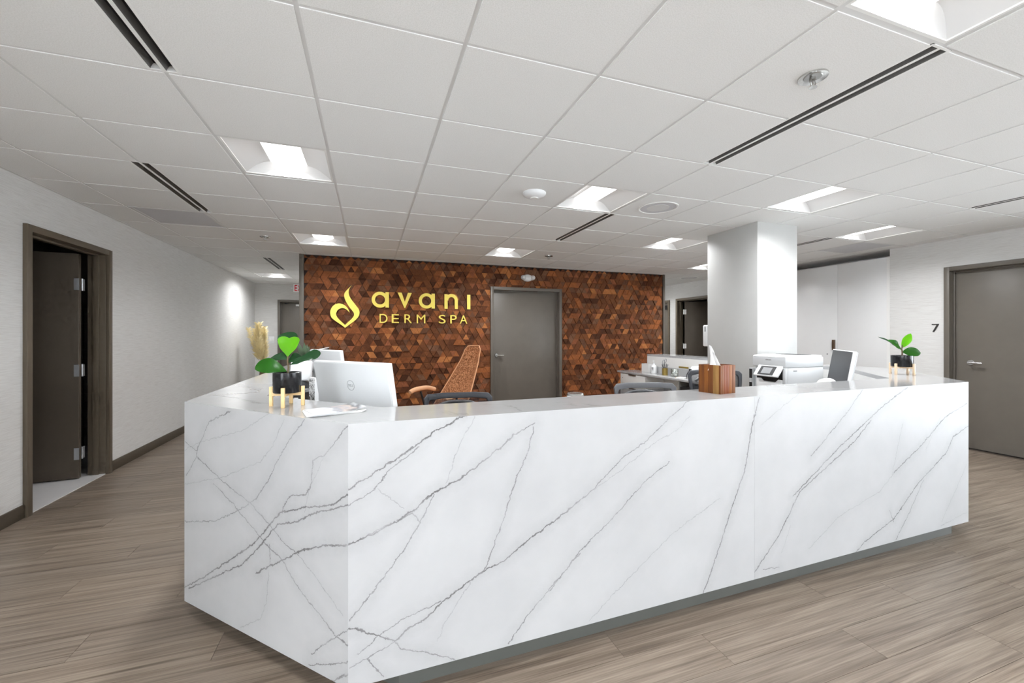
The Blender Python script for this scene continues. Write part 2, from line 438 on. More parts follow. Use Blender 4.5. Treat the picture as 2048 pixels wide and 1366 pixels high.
V_FL= [(3,-0.001,0.809,0.144,0.891),(3,0.144,0.891,0.231,0.94),(3,0.231,0.94,0.305,0.992),(3,0.305,0.992,0.469,1.065),(2,-0.001,0.754,0.083,0.794),(2,0.083,0.794,0.144,0.867),(2,0.144,0.867,0.247,0.938),(3,-0.001,0.614,0.106,0.647),(3,0.106,0.647,0.223,0.702),(3,0.223,0.702,0.297,0.759),(3,0.297,0.759,0.407,0.804),(3,0.407,0.804,0.57,0.909),(3,0.57,0.909,0.617,0.949),(2,0.617,0.949,0.714,0.991),(2,0.068,0.641,0.223,0.694),(2,0.223,0.694,0.251,0.657),(2,0.251,0.657,0.301,0.754),(1,0.46,1.036,0.399,0.933),(1,0.399,0.933,0.347,0.79),(2,0.251,0.657,0.199,0.575),(2,0.199,0.575,0.068,0.415),(2,0.068,0.415,0.005,0.347),(2,0.709,0.978,0.684,0.88),(2,0.684,0.88,0.636,0.786),(2,0.636,0.786,0.56,0.574),(2,0.56,0.574,0.496,0.428),(3,-0.001,0.325,0.106,0.267),(3,0.106,0.267,0.16,0.234),(3,0.16,0.234,0.207,0.271),(3,0.207,0.271,0.264,0.29),(3,0.264,0.29,0.347,0.351),(3,0.347,0.351,0.496,0.428),(3,0.496,0.428,0.588,0.454),(3,0.588,0.454,0.636,0.49),(3,0.636,0.49,0.923,0.644),(2,0.031,0.219,0.106,0.271),(2,0.106,0.271,0.183,0.309),(2,0.183,0.309,0.322,0.344),(2,0.005,0.179,0.16,0.234),(2,0.16,0.234,0.183,0.199),(2,0.183,0.199,0.256,0.172),(2,0.256,0.172,0.381,0.11),(2,0.064,0.198,0.09,0.155),(2,0.09,0.155,0.121,0.115),(2,0.923,0.421,0.774,0.291),(2,0.774,0.291,0.674,0.204),(2,0.674,0.204,0.598,0.115),(1,0.442,0.395,0.339,0.256),(1,0.339,0.256,0.313,0.195),(1,0.098,0.8,0.191,0.715),(2,0.923,0.644,1.0,0.694),(2,1.0,0.694,1.141,0.81),(2,1.141,0.81,1.264,0.871),(2,1.264,0.871,1.393,0.966),(2,1.393,0.966,1.514,1.045),(1,0.989,0.681,1.202,0.793),(1,1.202,0.793,1.302,0.857),(1,1.302,0.857,1.446,0.909),(1,1.446,0.909,1.514,0.969),(2,0.782,0.288,0.922,0.43),(2,0.922,0.43,1.082,0.543),(2,1.082,0.543,1.252,0.684),(2,1.252,0.684,1.393,0.763),(1,0.966,0.121,1.214,0.295),(1,1.214,0.295,1.419,0.428),(1,1.419,0.428,1.698,0.551),(3,1.965,1.033,1.91,0.884),(3,1.91,0.884,1.863,0.668),(3,1.863,0.668,1.787,0.516),(3,1.787,0.516,1.684,0.284),(3,1.684,0.284,1.597,0.105),(1,1.728,0.389,1.669,0.253),(1,1.669,0.253,1.64,0.18)]
V_FR= [(2,0.846,1.038,0.717,0.92),(2,0.717,0.92,0.563,0.802),(2,0.563,0.802,0.416,0.695),(3,1.267,1.033,1.024,0.928),(3,1.024,0.928,0.639,0.718),(3,0.639,0.718,0.276,0.495),(3,0.918,0.853,0.776,0.745),(3,0.776,0.745,0.328,0.513),(3,0.328,0.513,0.174,0.305),(3,0.174,0.305,-0.012,0.131),(3,1.912,0.898,1.651,0.817),(3,1.651,0.817,1.407,0.662),(3,1.407,0.662,1.132,0.521),(1,1.614,0.834,1.454,0.628),(3,1.926,0.745,1.754,0.69),(3,1.754,0.69,1.677,0.592),(3,1.677,0.592,1.383,0.435),(3,1.383,0.435,1.132,0.244),(3,1.132,0.244,0.877,0.156),(3,0.877,0.156,0.776,0.101),(2,1.43,0.444,1.267,0.238),(2,1.267,0.238,1.154,0.116),(1,1.222,0.818,1.11,0.495),(1,1.132,0.521,1.002,0.427),(1,1.002,0.427,0.639,0.331),(1,0.639,0.331,0.398,0.193),(2,1.089,0.306,1.132,0.23),(1,1.912,0.493,1.626,0.155),(2,0.059,0.146,0.174,0.136),(1,0.258,0.339,0.191,0.205),(1,0.328,1.043,0.043,0.891),(1,1.614,0.127,1.912,0.172),(3,0.035,1.033,-0.02,0.884)]


# ------------------------------------------------------------------ geometry helpers
class G:
    """collects shapes into one bmesh, then links them as one mesh object"""
    def __init__(s):
        s.bm = bmesh.new()

    def box(s, x0, x1, y0, y1, z0, z1):
        vs = [s.bm.verts.new((x, y, z)) for x in (x0, x1) for y in (y0, y1) for z in (z0, z1)]
        for f in ((0, 1, 3, 2), (4, 6, 7, 5), (0, 4, 5, 1), (2, 3, 7, 6), (0, 2, 6, 4), (1, 5, 7, 3)):
            s.bm.faces.new([vs[i] for i in f])
        s.fix = True
        return s

    def prism(s, poly, a, b, plane='xy'):
        """closed polygon (list of 2-d points) extruded from a to b along the third axis"""
        area = sum(p[0] * q[1] - q[0] * p[1] for p, q in zip(poly, poly[1:] + poly[:1]))
        if area < 0:
            poly = poly[::-1]
        def P(p, h):
            return (p[0], p[1], h) if plane == 'xy' else ((p[0], h, p[1]) if plane == 'xz' else (h, p[0], p[1]))
        lo = [s.bm.verts.new(P(p, a)) for p in poly]
        hi = [s.bm.verts.new(P(p, b)) for p in poly]
        n = len(poly)
        fs = [s.bm.faces.new(lo[::-1]), s.bm.faces.new(hi)]
        for i in range(n):
            fs.append(s.bm.faces.new((lo[i], lo[(i + 1) % n], hi[(i + 1) % n], hi[i])))
        if plane == 'xz':
            bmesh.ops.reverse_faces(s.bm, faces=fs)
        return s

    def ring_prism(s, outer, inner, a, b, plane='xz'):
        """frame between two loops with the same number of points"""
        n = len(outer)
        def P(p, h):
            return (p[0], p[1], h) if plane == 'xy' else (p[0], h, p[1])
        lv = [[s.bm.verts.new(P(p, h)) for p in loop] for h in (a, b) for loop in (outer, inner)]
        oa, ia, ob, ib = lv
        for i in range(n):
            j = (i + 1) % n
            s.bm.faces.new((oa[i], oa[j], ia[j], ia[i]))
            s.bm.faces.new((ob[j], ob[i], ib[i], ib[j]))
            s.bm.faces.new((oa[j], oa[i], ob[i], ob[j]))
            s.bm.faces.new((ia[i], ia[j], ib[j], ib[i]))
        s.fix = True
        return s

    def lathe(s, prof, seg=24, c=(0, 0), axis='z', cap=True):
        """profile [(r, h)...] turned about an axis"""
        rings = []
        for r, h in prof:
            ring = []
            for k in range(seg):
                a = 2 * PI * k / seg
                x, y = r * math.cos(a), r * math.sin(a)
                p = (c[0] + x, c[1] + y, h) if axis == 'z' else ((c[0] + x, h, c[1] + y) if axis == 'y' else (h, c[0] + x, c[1] + y))
                ring.append(s.bm.verts.new(p))
            rings.append(ring)
        for A, Bq in zip(rings, rings[1:]):
            for k in range(seg):
                s.bm.faces.new((A[k], A[(k + 1) % seg], Bq[(k + 1) % seg], Bq[k]))
        if cap:
            if prof[0][0] > 1e-5:
                s.bm.faces.new(rings[0][::-1])
            if prof[-1][0] > 1e-5:
                s.bm.faces.new(rings[-1])
        s.fix = True
        return s

    def tube(s, pts, r, seg=8, closed=False):
        pts = [Vector(p) for p in pts]
        n = len(pts)
        rr = r if isinstance(r, (list, tuple)) else [r] * n
        rings = []
        prev = None
        for i, p in enumerate(pts):
            if closed:
                d = pts[(i + 1) % n] - pts[i - 1]
            else:
                d = pts[min(i + 1, n - 1)] - pts[max(i - 1, 0)]
            d.normalize()
            if prev is None:
                up = Vector((0, 0, 1)) if abs(d.z) < 0.9 else Vector((1, 0, 0))
                u = d.cross(up).normalized()
            else:
                u = (prev - d * prev.dot(d)).normalized()
            prev = u
            v = d.cross(u)
            rings.append([s.bm.verts.new(p + (u * math.cos(2 * PI * k / seg) + v * math.sin(2 * PI * k / seg)) * rr[i]) for k in range(seg)])
        m = n if closed else n - 1
        for i in range(m):
            A, Bq = rings[i], rings[(i + 1) % n]
            for k in range(seg):
                s.bm.faces.new((A[k], A[(k + 1) % seg], Bq[(k + 1) % seg], Bq[k]))
        if not closed:
            s.bm.faces.new(rings[0][::-1]); s.bm.faces.new(rings[-1])
        s.fix = True
        return s

    def grid(s, fn, nu, nv, thick=0.0):
        """surface fn(u, v) on a nu x nv grid with a uv map; thick gives it a back"""
        uvl = s.bm.loops.layers.uv.verify()
        vs = [[s.bm.verts.new(fn(i / nu, j / nv)) for j in range(nv + 1)] for i in range(nu + 1)]
        fs = []
        for i in range(nu):
            for j in range(nv):
                f = s.bm.faces.new((vs[i][j], vs[i + 1][j], vs[i + 1][j + 1], vs[i][j + 1]))
                for lp, (a, b) in zip(f.loops, ((i, j), (i + 1, j), (i + 1, j + 1), (i, j + 1))):
                    lp[uvl].uv = (a / nu, b / nv)
                fs.append(f)
        if thick:
            bmesh.ops.solidify(s.bm, geom=fs, thickness=thick)
        return s

    def slab(s, fn, nu, nv, t):
        """closed sheet: top fn(u, v), underside t lower"""
        uvl = s.bm.loops.layers.uv.verify()
        tp = [[s.bm.verts.new(fn(i / nu, j / nv)) for j in range(nv + 1)] for i in range(nu + 1)]
        bt = [[s.bm.verts.new(tp[i][j].co - Vector((0, 0, t))) for j in range(nv + 1)] for i in range(nu + 1)]
        for L in (tp, bt):
            for i in range(nu):
                for j in range(nv):
                    s.bm.faces.new((L[i][j], L[i + 1][j], L[i + 1][j + 1], L[i][j + 1]))
        for i in range(nu):
            for j in (0, nv):
                s.bm.faces.new((tp[i][j], tp[i + 1][j], bt[i + 1][j], bt[i][j]))
        for j in range(nv):
            for i in (0, nu):
                s.bm.faces.new((tp[i][j], tp[i][j + 1], bt[i][j + 1], bt[i][j]))
        s.fix = True
        return s

    def move(s, mat):
        bmesh.ops.transform(s.bm, matrix=mat, verts=s.bm.verts)
        return s

    def mesh(s, name, bevel=0.0, smooth=None, seg=2):
        if getattr(s, 'fix', False):
            bmesh.ops.recalc_face_normals(s.bm, faces=s.bm.faces)
        if bevel:
            ed = [e for e in s.bm.edges if len(e.link_faces) == 2 and e.calc_face_angle(0) > 0.6]
            bmesh.ops.bevel(s.bm, geom=ed, offset=bevel, segments=seg, profile=0.5, affect='EDGES', clamp_overlap=True)
        me = bpy.data.meshes.new(name)
        s.bm.to_mesh(me)
        s.bm.free()
        if smooth is not None or bevel:
            me.polygons.foreach_set('use_smooth', [True] * len(me.polygons))
            me.set_sharp_from_angle(angle=math.radians(smooth if smooth else 50))
        return me

    def obj(s, name, mat, parent=None, bevel=0.0, smooth=None, seg=2, loc=None, rot=None):
        me = s.mesh(name, bevel, smooth, seg)
        return link(name, me, mat, parent, loc, rot)


def link(name, me, mat, parent=None, loc=None, rot=None):
    if mat is not None:
        m = MAT[mat] if isinstance(mat, str) else mat
        if not me.materials:
            me.materials.append(m)
    o = bpy.data.objects.new(name, me)
    COL.objects.link(o)
    if parent is not None:
        o.parent = parent
    if loc:
        o.location = loc
    if rot:
        o.rotation_euler = rot
    return o


def empty(name, loc=(0, 0, 0), rz=0.0):
    o = bpy.data.objects.new(name, None)
    COL.objects.link(o)
    o.location = loc
    o.rotation_euler = (0, 0, rz)
    o.empty_display_size = 0.1
    return o


def thing(name, label, cat, loc=(0, 0, 0), rz=0.0, group=None):
    o = empty(name, loc, rz)
    return tag(o, label, cat, group)


def tag(o, label, cat, group=None):
    o['label'] = label
    o['category'] = cat
    if group:
        o['group'] = group
    return o


def struct(o, label=None):
    o['kind'] = 'structure'
    if label:
        o['label'] = label
    return o


def copy_tree(o, parent=None):
    c = o.copy()
    COL.objects.link(c)
    c.parent = parent
    for ch in [x for x in bpy.data.objects if x.parent == o]:
        copy_tree(ch, c)
    return c


def text_mesh(body, w=None, h=None, depth=0.004, bold=0.0):
    """letters as a mesh standing in the xz plane, left bottom at the origin, scaled to w x h"""
    cu = bpy.data.curves.new('letters', 'FONT')
    cu.body = body
    cu.extrude = 0.01
    cu.offset = bold
    ob = bpy.data.objects.new('letters', cu)
    COL.objects.link(ob)
    dg = bpy.context.evaluated_depsgraph_get()
    me = bpy.data.meshes.new_from_object(ob.evaluated_get(dg))
    bpy.data.objects.remove(ob, do_unlink=True)
    xs = [v.co.x for v in me.vertices]; ys = [v.co.y for v in me.vertices]
    x0, x1, y0, y1 = min(xs), max(xs), min(ys), max(ys)
    sx = w / (x1 - x0) if w else h / (y1 - y0)
    sy = h / (y1 - y0) if h else sx
    for v in me.vertices:
        x, y, z = v.co
        v.co = ((x - x0) * sx, -(z + 0.01) / 0.02 * depth, (y - y0) * sy)
    me.update()
    return me


def arc(cx, cy, r, a0, a1, n):
    return [(cx + r * math.cos(a0 + (a1 - a0) * k / n), cy + r * math.sin(a0 + (a1 - a0) * k / n)) for k in range(n + 1)]


def rrect(w, h, r, n=5, cx=0.0, cy=0.0):
    """rounded rectangle outline"""
    out = []
    for sx, sy, a in ((1, 1, 0), (-1, 1, PI / 2), (-1, -1, PI), (1, -1, 1.5 * PI)):
        out += arc(cx + sx * (w / 2 - r), cy + sy * (h / 2 - r), r, a, a + PI / 2, n)
    return out


# ================================================================== THE SETTING
def wall_boxes(x0, x1, z1, thick, openings):
    """boxes of a wall along local x, face at local y = 0, with rectangular openings (xa, xb, za, zb)"""
    g = G()
    xs = sorted(openings)
    cur = x0
    for xa, xb, za, zb in xs:
        g.box(cur, xa, 0, thick, 0, z1)
        if za > 0:
            g.box(xa, xb, 0, thick, 0, za)
        if zb < z1:
            g.box(xa, xb, 0, thick, zb, z1)
        cur = xb
    g.box(cur, x1, 0, thick, 0, z1)
    return g


RL = PI / 2      # local x -> +Y, local y -> -X   (left wall)
RR = -PI / 2     # local x -> -Y, local y -> +X   (right wall)
WT = 0.14
HW = CEIL + 0.1

# left wall with door_1
wl = struct(wall_boxes(YB, YF, HW, WT, [(-3.4, -0.5, 0.15, 2.35), (4.11, 5.13, 0, 2.155)]).obj('wall_left', 'cloth', loc=(XL, 0, 0), rot=(0, 0, RL)), 'left wall covered in streaked off-white cloth')
# right wall: door_3, cabinet niche, door_4, door_6
wr = struct(wall_boxes(-YF - 0.2, -YB, HW, WT, [(-9.0, -8.03, 0, 2.155), (-7.755, -6.80, 0, 2.155), (-6.36, -3.655, 0, CEIL + 0.1), (-3.055, -2.03, 0, 2.155), (-1.5, 3.4, 0.15, 2.35)]).obj('wall_right', 'cloth', loc=(XR, 0, 0), rot=(0, 0, RR)), 'right wall covered in streaked off-white cloth')
# centre block with the wooden front and a doorway
wc = G()
wc.box(-0.905, 1.93, YW, YW + 0.2, 0, HW).box(3.175, 5.375, YW, YW + 0.2, 0, HW).box(1.93, 3.175, YW, YW + 0.2, 2.13, HW)
wc.box(-0.905, -0.75, YW + 0.2, YF, 0, HW).box(5.22, 5.375, YW + 0.2, YF, 0, HW).box(-0.75, 5.22, YW + 0.55, YW + 0.6, 0, HW)
wc = struct(wc.obj('wall_center', 'paint'), 'wall block between the corridors faced with wooden triangle tiles')
wf = struct(wall_boxes(XL - 0.1, XR + 0.2, HW, 0.14, [(-1.935, -1.0, 0, 2.13)]).obj('wall_far', 'cloth', loc=(0, YF, 0)), 'white far wall at the end of the corridors')
wb = struct(wall_boxes(XL - 0.1, XR + 0.2, HW, 0.14, [(0.9, 2.0, 0.15, 2.35)]).obj('wall_rear', 'paint', loc=(0, YB - 0.14, 0)), 'white wall behind the viewpoint')

# unseen windows added around the viewpoint to brighten the room with daylight
def window(n, loc, rz, x0, x1, panes, label):
    wn = struct(empty('window_%d' % n, loc, rz), label)
    fr = G()
    for k in range(panes + 1):
        x = x0 + (x1 - x0) * k / panes
        fr.box(x - 0.025, x + 0.025, 0.03, 0.11, 0.15, 2.35)
    fr.box(x0, x1, 0.03, 0.11, 0.15, 0.20).box(x0, x1, 0.03, 0.11, 2.30, 2.35)
    fr.obj('window_frame', 'bronze', wn)
    for k in range(panes):
        x = x0 + (x1 - x0) * k / panes
        G().box(x + 0.025, x + (x1 - x0) / panes - 0.025, 0.065, 0.072, 0.20, 2.30).obj('pane', 'glass', wn)


window(1, (XL, 0, 0), RL, -3.4, -0.5, 2, 'added glazing left of the viewpoint that lets in daylight')
window(3, (0, YB, 0), PI, -2.0, -0.9, 1, 'added glazing behind the viewpoint that lets in daylight')
window(2, (XR, 0, 0), RR, -1.5, 3.4, 4, 'added glazing right of the viewpoint that lets in daylight')
# side room behind door_1, dark
rm = G()
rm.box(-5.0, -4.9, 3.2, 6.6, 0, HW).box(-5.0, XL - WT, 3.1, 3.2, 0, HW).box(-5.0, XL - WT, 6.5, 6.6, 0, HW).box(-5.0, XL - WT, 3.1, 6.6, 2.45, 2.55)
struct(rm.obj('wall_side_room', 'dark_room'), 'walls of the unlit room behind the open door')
struct(G().box(-5.0, XL - 0.045, 3.2, 6.5, -0.04, 0.004).obj('floor_side_room', 'tile_floor'), 'pale stone floor of the room behind the open door')
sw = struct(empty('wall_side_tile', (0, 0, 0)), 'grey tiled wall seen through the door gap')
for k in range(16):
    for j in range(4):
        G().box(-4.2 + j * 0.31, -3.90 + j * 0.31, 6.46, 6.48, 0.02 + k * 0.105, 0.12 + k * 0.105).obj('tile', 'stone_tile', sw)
# room behind door_4
rm = G()
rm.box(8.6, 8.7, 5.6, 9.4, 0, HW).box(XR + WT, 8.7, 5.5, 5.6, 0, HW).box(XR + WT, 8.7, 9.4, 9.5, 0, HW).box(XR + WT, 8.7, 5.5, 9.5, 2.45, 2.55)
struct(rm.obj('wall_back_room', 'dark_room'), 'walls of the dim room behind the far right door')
# pillar
struct(G().box(3.762, 4.325, 3.20, 3.865, 0, HW).obj('wall_pillar', 'pillar', bevel=0.004), 'square white pillar rising behind the printer')
# trims at the wooden wall
struct(G().box(-0.945, -0.885, YW - 0.045, YW + 0.02, 0, CEIL - 0.002).obj('trim_1', 'bronze', bevel=0.002), 'bronze edge strip at the left end of the wooden wall')
struct(G().box(5.362, 5.40, YW - 0.045, YW + 0.02, 0, CEIL - 0.002).obj('trim_2', 'bronze', bevel=0.002), 'bronze edge strip at the right end of the wooden wall')
# baseboards
bl = G().box(XL, XL + 0.012, YB, 4.075, 0, 0.10).box(XL, XL + 0.012, 5.163, YF, 0, 0.10)
struct(bl.obj('baseboard_left', 'base_brown', bevel=0.003), 'dark brown vinyl baseboard along the left wall')
br = G().box(XR - 0.012, XR, YB, 1.98, 0, 0.10).box(XR - 0.012, XR, 3.09, 3.65, 0, 0.10).box(XR - 0.012, XR, 6.36, 6.75, 0, 0.10)
struct(br.obj('baseboard_right', 'base_brown', bevel=0.003), 'dark brown vinyl baseboard along the right wall')
struct(G().box(XL, -1.97, YF - 0.012, YF, 0, 0.10).obj('baseboard_far', 'base_brown', bevel=0.003), 'dark brown baseboard at the corridor end')


# ------------------------------------------------------------------ doors
def door(n, loc, rz, x0, x1, zt, fm, lm, label, leaf=True, handle=None, closer=False, fw=0.052, recess=0.05):
    """hollow metal frame (outer x0..x1, top zt) round an opening in local wall coordinates"""
    d = struct(empty('door_%d' % n, loc, rz), label)
    f = 0.028
    g = G()
    g.box(x0, x0 + fw, -f, 0.0, 0, zt).box(x1 - fw, x1, -f, 0.0, 0, zt).box(x0 + fw, x1 - fw, -f, 0.0, zt - fw, zt)
    g.box(x0 + fw - 0.012, x0 + fw, 0, WT, 0, zt - fw + 0.012).box(x1 - fw, x1 - fw + 0.012, 0, WT, 0, zt - fw + 0.012).box(x0 + fw, x1 - fw, 0, WT, zt - fw, zt - fw + 0.012)
    g.obj('frame', fm, d, bevel=0.002)
    s = 0.016
    g = G()
    y0, y1 = (recess - 0.024, recess - 0.004) if leaf else (0.05, 0.095)
    g.box(x0 + fw, x0 + fw + s, y0, y1, 0, zt - fw).box(x1 - fw - s, x1 - fw, y0, y1, 0, zt - fw).box(x0 + fw + s, x1 - fw - s, y0, y1, zt - fw - s, zt - fw)
    g.obj('door_stop', fm, d, bevel=0.0015)
    if leaf:
        lf = G().box(x0 + fw + 0.003, x1 - fw - 0.003, recess, recess + 0.044, 0.012, zt - fw - 0.003).obj('door_leaf', lm, d, bevel=0.002)
        G().box(x0 + 0.02, x1 - 0.02, WT + 0.04, WT + 0.06, 0, zt).obj('light_block', 'slot_black', d)  # added black sheet, stops outside light leaking through the gaps round the leaf
        if handle is not None:
            lever(lf, handle[0], recess, handle[1], handle[2])
    return d


def lever(parent, x, y, z, sgn):
    g = G()
    g.lathe([(0.0, y - 0.012), (0.028, y - 0.012), (0.034, y - 0.006), (0.034, y)], 20, (x, z), 'y')
    g.lathe([(0.011, y - 0.055), (0.011, y - 0.008)], 12, (x, z), 'y')
    g.tube([(x, y - 0.05, z), (x + sgn * 0.04, y - 0.053, z), (x + sgn * 0.115, y - 0.05, z - 0.002)], [0.012, 0.011, 0.009], 10)
    return g.obj('lever_handle', 'chrome', parent, smooth=40)


# door_1: left wall, open into the dark room
d1 = door(1, (XL, 0, 0), RL, 4.079, 5.16, 2.182, 'bronze_brown', 'brown_door', 'brown metal door in the left wall standing open to a dark room', leaf=False)
lf = G().box(-0.92, 0, -0.022, 0.022, 0.012, 2.115).obj('door_leaf', 'brown_door', d1, bevel=0.002)
lf.parent = None
lf.location = (-2.572, 5.022, 0); lf.rotation_euler = (0, 0, math.radians(5))
lf.parent = d1
lf.matrix_parent_inverse = (Matrix.Translation((XL, 0, 0)) @ Matrix.Rotation(RL, 4, 'Z')).inverted()
for z in (0.24, 1.02, 1.83):
    h = G()
    h.box(-0.034, 0.003, -0.0225, -0.0215, z - 0.055, z + 0.055)
    h.lathe([(0.0, z - 0.057), (0.007, z - 0.057), (0.007, z + 0.057), (0.0, z + 0.057)], 10, (0.006, 0.022))
    h.box(0.004, 0.008, 0.02, 0.066, z - 0.055, z + 0.055)
    for zz in (-0.035, 0.0, 0.035):
        h.lathe([(0.0, 0.009), (0.004, 0.009), (0.004, 0.0085)], 8, (0.045, z + zz), 'x')
    h.obj('hinge', 'silver', lf)
G().box(4.14, 5.10, -0.0, 0.045, -0.01, 0.007).obj('threshold', 'tile_floor', d1)
# door_2 in the wooden wall
door(2, (0, YW - 0.03, 0), 0, 1.903, 3.203, 2.157, 'bronze', 'leaf_door', 'closed grey metal door set in the wooden wall', handle=(2.03, 1.012, 1), recess=0.075)
# door_3: number 7
door(3, (XR, 0, 0), RR, -3.084, -2.0, 2.18, 'bronze', 'leaf_door', 'closed grey metal door beside the number seven', handle=(-2.885, 1.025, 1), recess=0.075)
# door_4: open door in the right wall beyond the pillar
d4 = door(4, (XR, 0, 0), RR, -7.786, -6.77, 2.18, 'bronze_brown', 'brown_door', 'brown door standing open in the right wall beyond the pillar', leaf=False)
lf4 = G().box(0, 0.92, -0.022, 0.022, 0.012, 2.115).obj('door_leaf', 'brown_door', d4, bevel=0.002, loc=(-7.70, 0.15, 0), rot=(0, 0, math.radians(62)))
for z in (0.24, 1.10, 1.88):
    h = G()
    h.lathe([(0.0, z - 0.057), (0.009, z - 0.057), (0.009, z + 0.057), (0.0, z + 0.057)], 10, (-0.005, -0.02))
    h.box(-0.035, 0.035, -0.0235, -0.0222, z - 0.055, z + 0.055)
    h.obj('hinge', 'chrome', lf4)
# door_6: next frame along, with a small dark plate
d6 = door(6, (XR, 0, 0), RR, -9.04, -8.0, 2.17, 'bronze_brown', 'leaf_door', 'narrow view of a brown door frame behind the wooden wall', recess=0.03)
G().box(-8.16, -8.07, -0.035, -0.029, 1.95, 2.05).obj('plate', 'black', d6)
# door_5: end of the left corridor
d5 = door(5, (0, YF, 0), 0, -1.966, -0.97, 2.157, 'bronze', 'leaf_door', 'grey metal door at the end of the left corridor', recess=0.06)
G().box(-1.60, -1.28, 0.02, 0.06, 2.02, 2.06).obj('door_closer', 'steel', d5)
G().box(-1.83, -1.77, 0.03, 0.058, 2.07, 2.09).obj('strike', 'black', d5)

# ------------------------------------------------------------------ floor
fl = struct(G().box(XL - 0.02, XR + 2.1, YB - 0.15, YF + 0.2, -0.06, -0.004).obj('floor', 'subfloor'), 'floor laid with greyish brown wood planks')
PWID, PLEN, GAP = 0.182, 1.22, 0.0016


def plank_mesh(L, name='plank'):
    return G().box(0, L - GAP, 0, PWID - GAP, -0.004, 0.0).mesh(name)


def cam_xy(x, y, z):
    c, s = math.cos(YAW), math.sin(YAW)
    xr, zd = c * x - s * y, s * x + c * y
    if zd < 0.15:
        return None
    return (1024 + 830.4 * xr / zd, 669.9 - 830.4 * (z - EYE) / zd, zd)


def hidden_by_desk(x, y):
    return (-0.72 < x < 4.5 and y > 1.75 and (x + y) > 1.75)


planks = []
row = 0
y = YB
while y < YF:
    off = (row * 0.437) % 1.0 * PLEN + R.uniform(-0.1, 0.1)
    x = XL - off
    while x < XR:
        a, b = max(x, XL), min(x + PLEN, XR)
        if b - a > 0.02:
            planks.append((a, y, b - a))
        x += PLEN
    y += PWID
    row += 1


def score(p):
    a, yy, L = p
    pts = [cam_xy(a + L * k / 4, yy + PWID / 2, 0) for k in range(5)]
    pts = [q for q, k in zip(pts, range(5)) if q and -30 < q[0] < 2078 and -30 < q[1] < 1396 and not hidden_by_desk(a + L * k / 4, yy)]
    if not pts:
        return 0
    return 1.0 / min(q[2] for q in pts) ** 2


planks.sort(key=score, reverse=True)
full = plank_mesh(PLEN)
full.materials.append(MAT['plank'])
bmf = bmesh.new()
prand = bmf.faces.layers.float.new('prand')
for i, p in enumerate(planks):
    a, yy, L = p
    if i < 290 and score(p) > 0:
        me = full if abs(L - PLEN) < 1e-6 else plank_mesh(L)
        link('plank', me, 'plank', fl, (a, yy, 0))
    else:
        n0 = len(bmf.faces)
        vs = [bmf.verts.new((xx, y2, zz)) for xx in (a, a + L - GAP) for y2 in (yy, yy + PWID - GAP) for zz in (-0.004, 0.0)]
        rv = R.random()
        for f in ((0, 1, 3, 2), (4, 6, 7, 5), (0, 4, 5, 1), (2, 3, 7, 6), (1, 5, 7, 3)):
            fc = bmf.faces.new([vs[k] for k in f]); fc[prand] = rv
bmesh.ops.recalc_face_normals(bmf, faces=bmf.faces)
me = bpy.data.meshes.new('plank_field'); bmf.to_mesh(me); bmf.free()
pf = link('plank_field', me, 'plank_far', fl)
pf['kind'] = 'stuff'

# ------------------------------------------------------------------ ceiling
ce = struct(G().box(XL - 0.14, XR + 2.1, YB - 0.14, YF + 0.14, CEIL + 0.115, CEIL + 0.2).obj('ceiling', 'plenum'), 'suspended ceiling of square white tiles')
LIGHTS = [(-1, 2), (-1, 6), (3, 2), (3, 6), (3, -2), (6, 1), (6, 4), (9, 2), (9, 6), (-3, 12), (-1, -2), (-1, -6), (3, -6), (9, 10)]
SLOTS = [(-1, -1), (-2, 3), (4, -1), (4, 3), (-2, 9), (9, -1), (9, 3)]       # centred on grid line a, two tiles from b
VENTS = [(-3, 5), (10, 3)]
SW2 = 0.062            # half width of a slot diffuser
INS = 0.009            # reveal round a tile
i0, i1 = -4, 11
j0, j1 = -8, 14
tile_full = G().box(INS, TS - INS, INS, TS - INS, CEIL, CEIL + 0.018).mesh('ceiling_tile')
tile_full.materials.append(MAT['tile'])
far = G()
nt = 0


def blocked_by_block(xa, xb, ya, yb):
    return xa > -0.9 and xb < 5.37 and ya > YW + 0.02


for i in range(i0, i1 + 1):
    for j in range(j0, j1 + 1):
        if (i, j) in LIGHTS or (i, j) in VENTS:
            continue
        xa, ya = GX + i * TS, GY + j * TS
        xb, yb = xa + TS, ya + TS
        if blocked_by_block(xa, xb, ya, yb):
            continue
        a, b, c_, d_ = xa + INS, xb - INS, ya + INS, yb - INS
        cut = False
        for (sa, sb) in SLOTS:
            if sb <= j < sb + 2:
                if i == sa:
                    a = xa + SW2; cut = True
                if i == sa - 1:
                    b = xb - SW2; cut = True
        if a < XL: a = XL; cut = True
        if b > XR: b = XR; cut = True
        if c_ < YB: c_ = YB; cut = True
        if d_ > YF: d_ = YF; cut = True
        if b - a < 0.01 or d_ - c_ < 0.01:
            continue
        if yb < -0.3:
            far.box(a, b, c_, d_, CEIL, CEIL + 0.018)
            continue
        if not cut:
            link('ceiling_tile', tile_full, None, ce, (xa, ya, 0))
        else:
            G().box(a, b, c_, d_, CEIL, CEIL + 0.018).obj('ceiling_tile', 'tile', ce)
        nt += 1
fo = far.obj('ceiling_tile_field', 'tile', ce)
fo['kind'] = 'stuff'
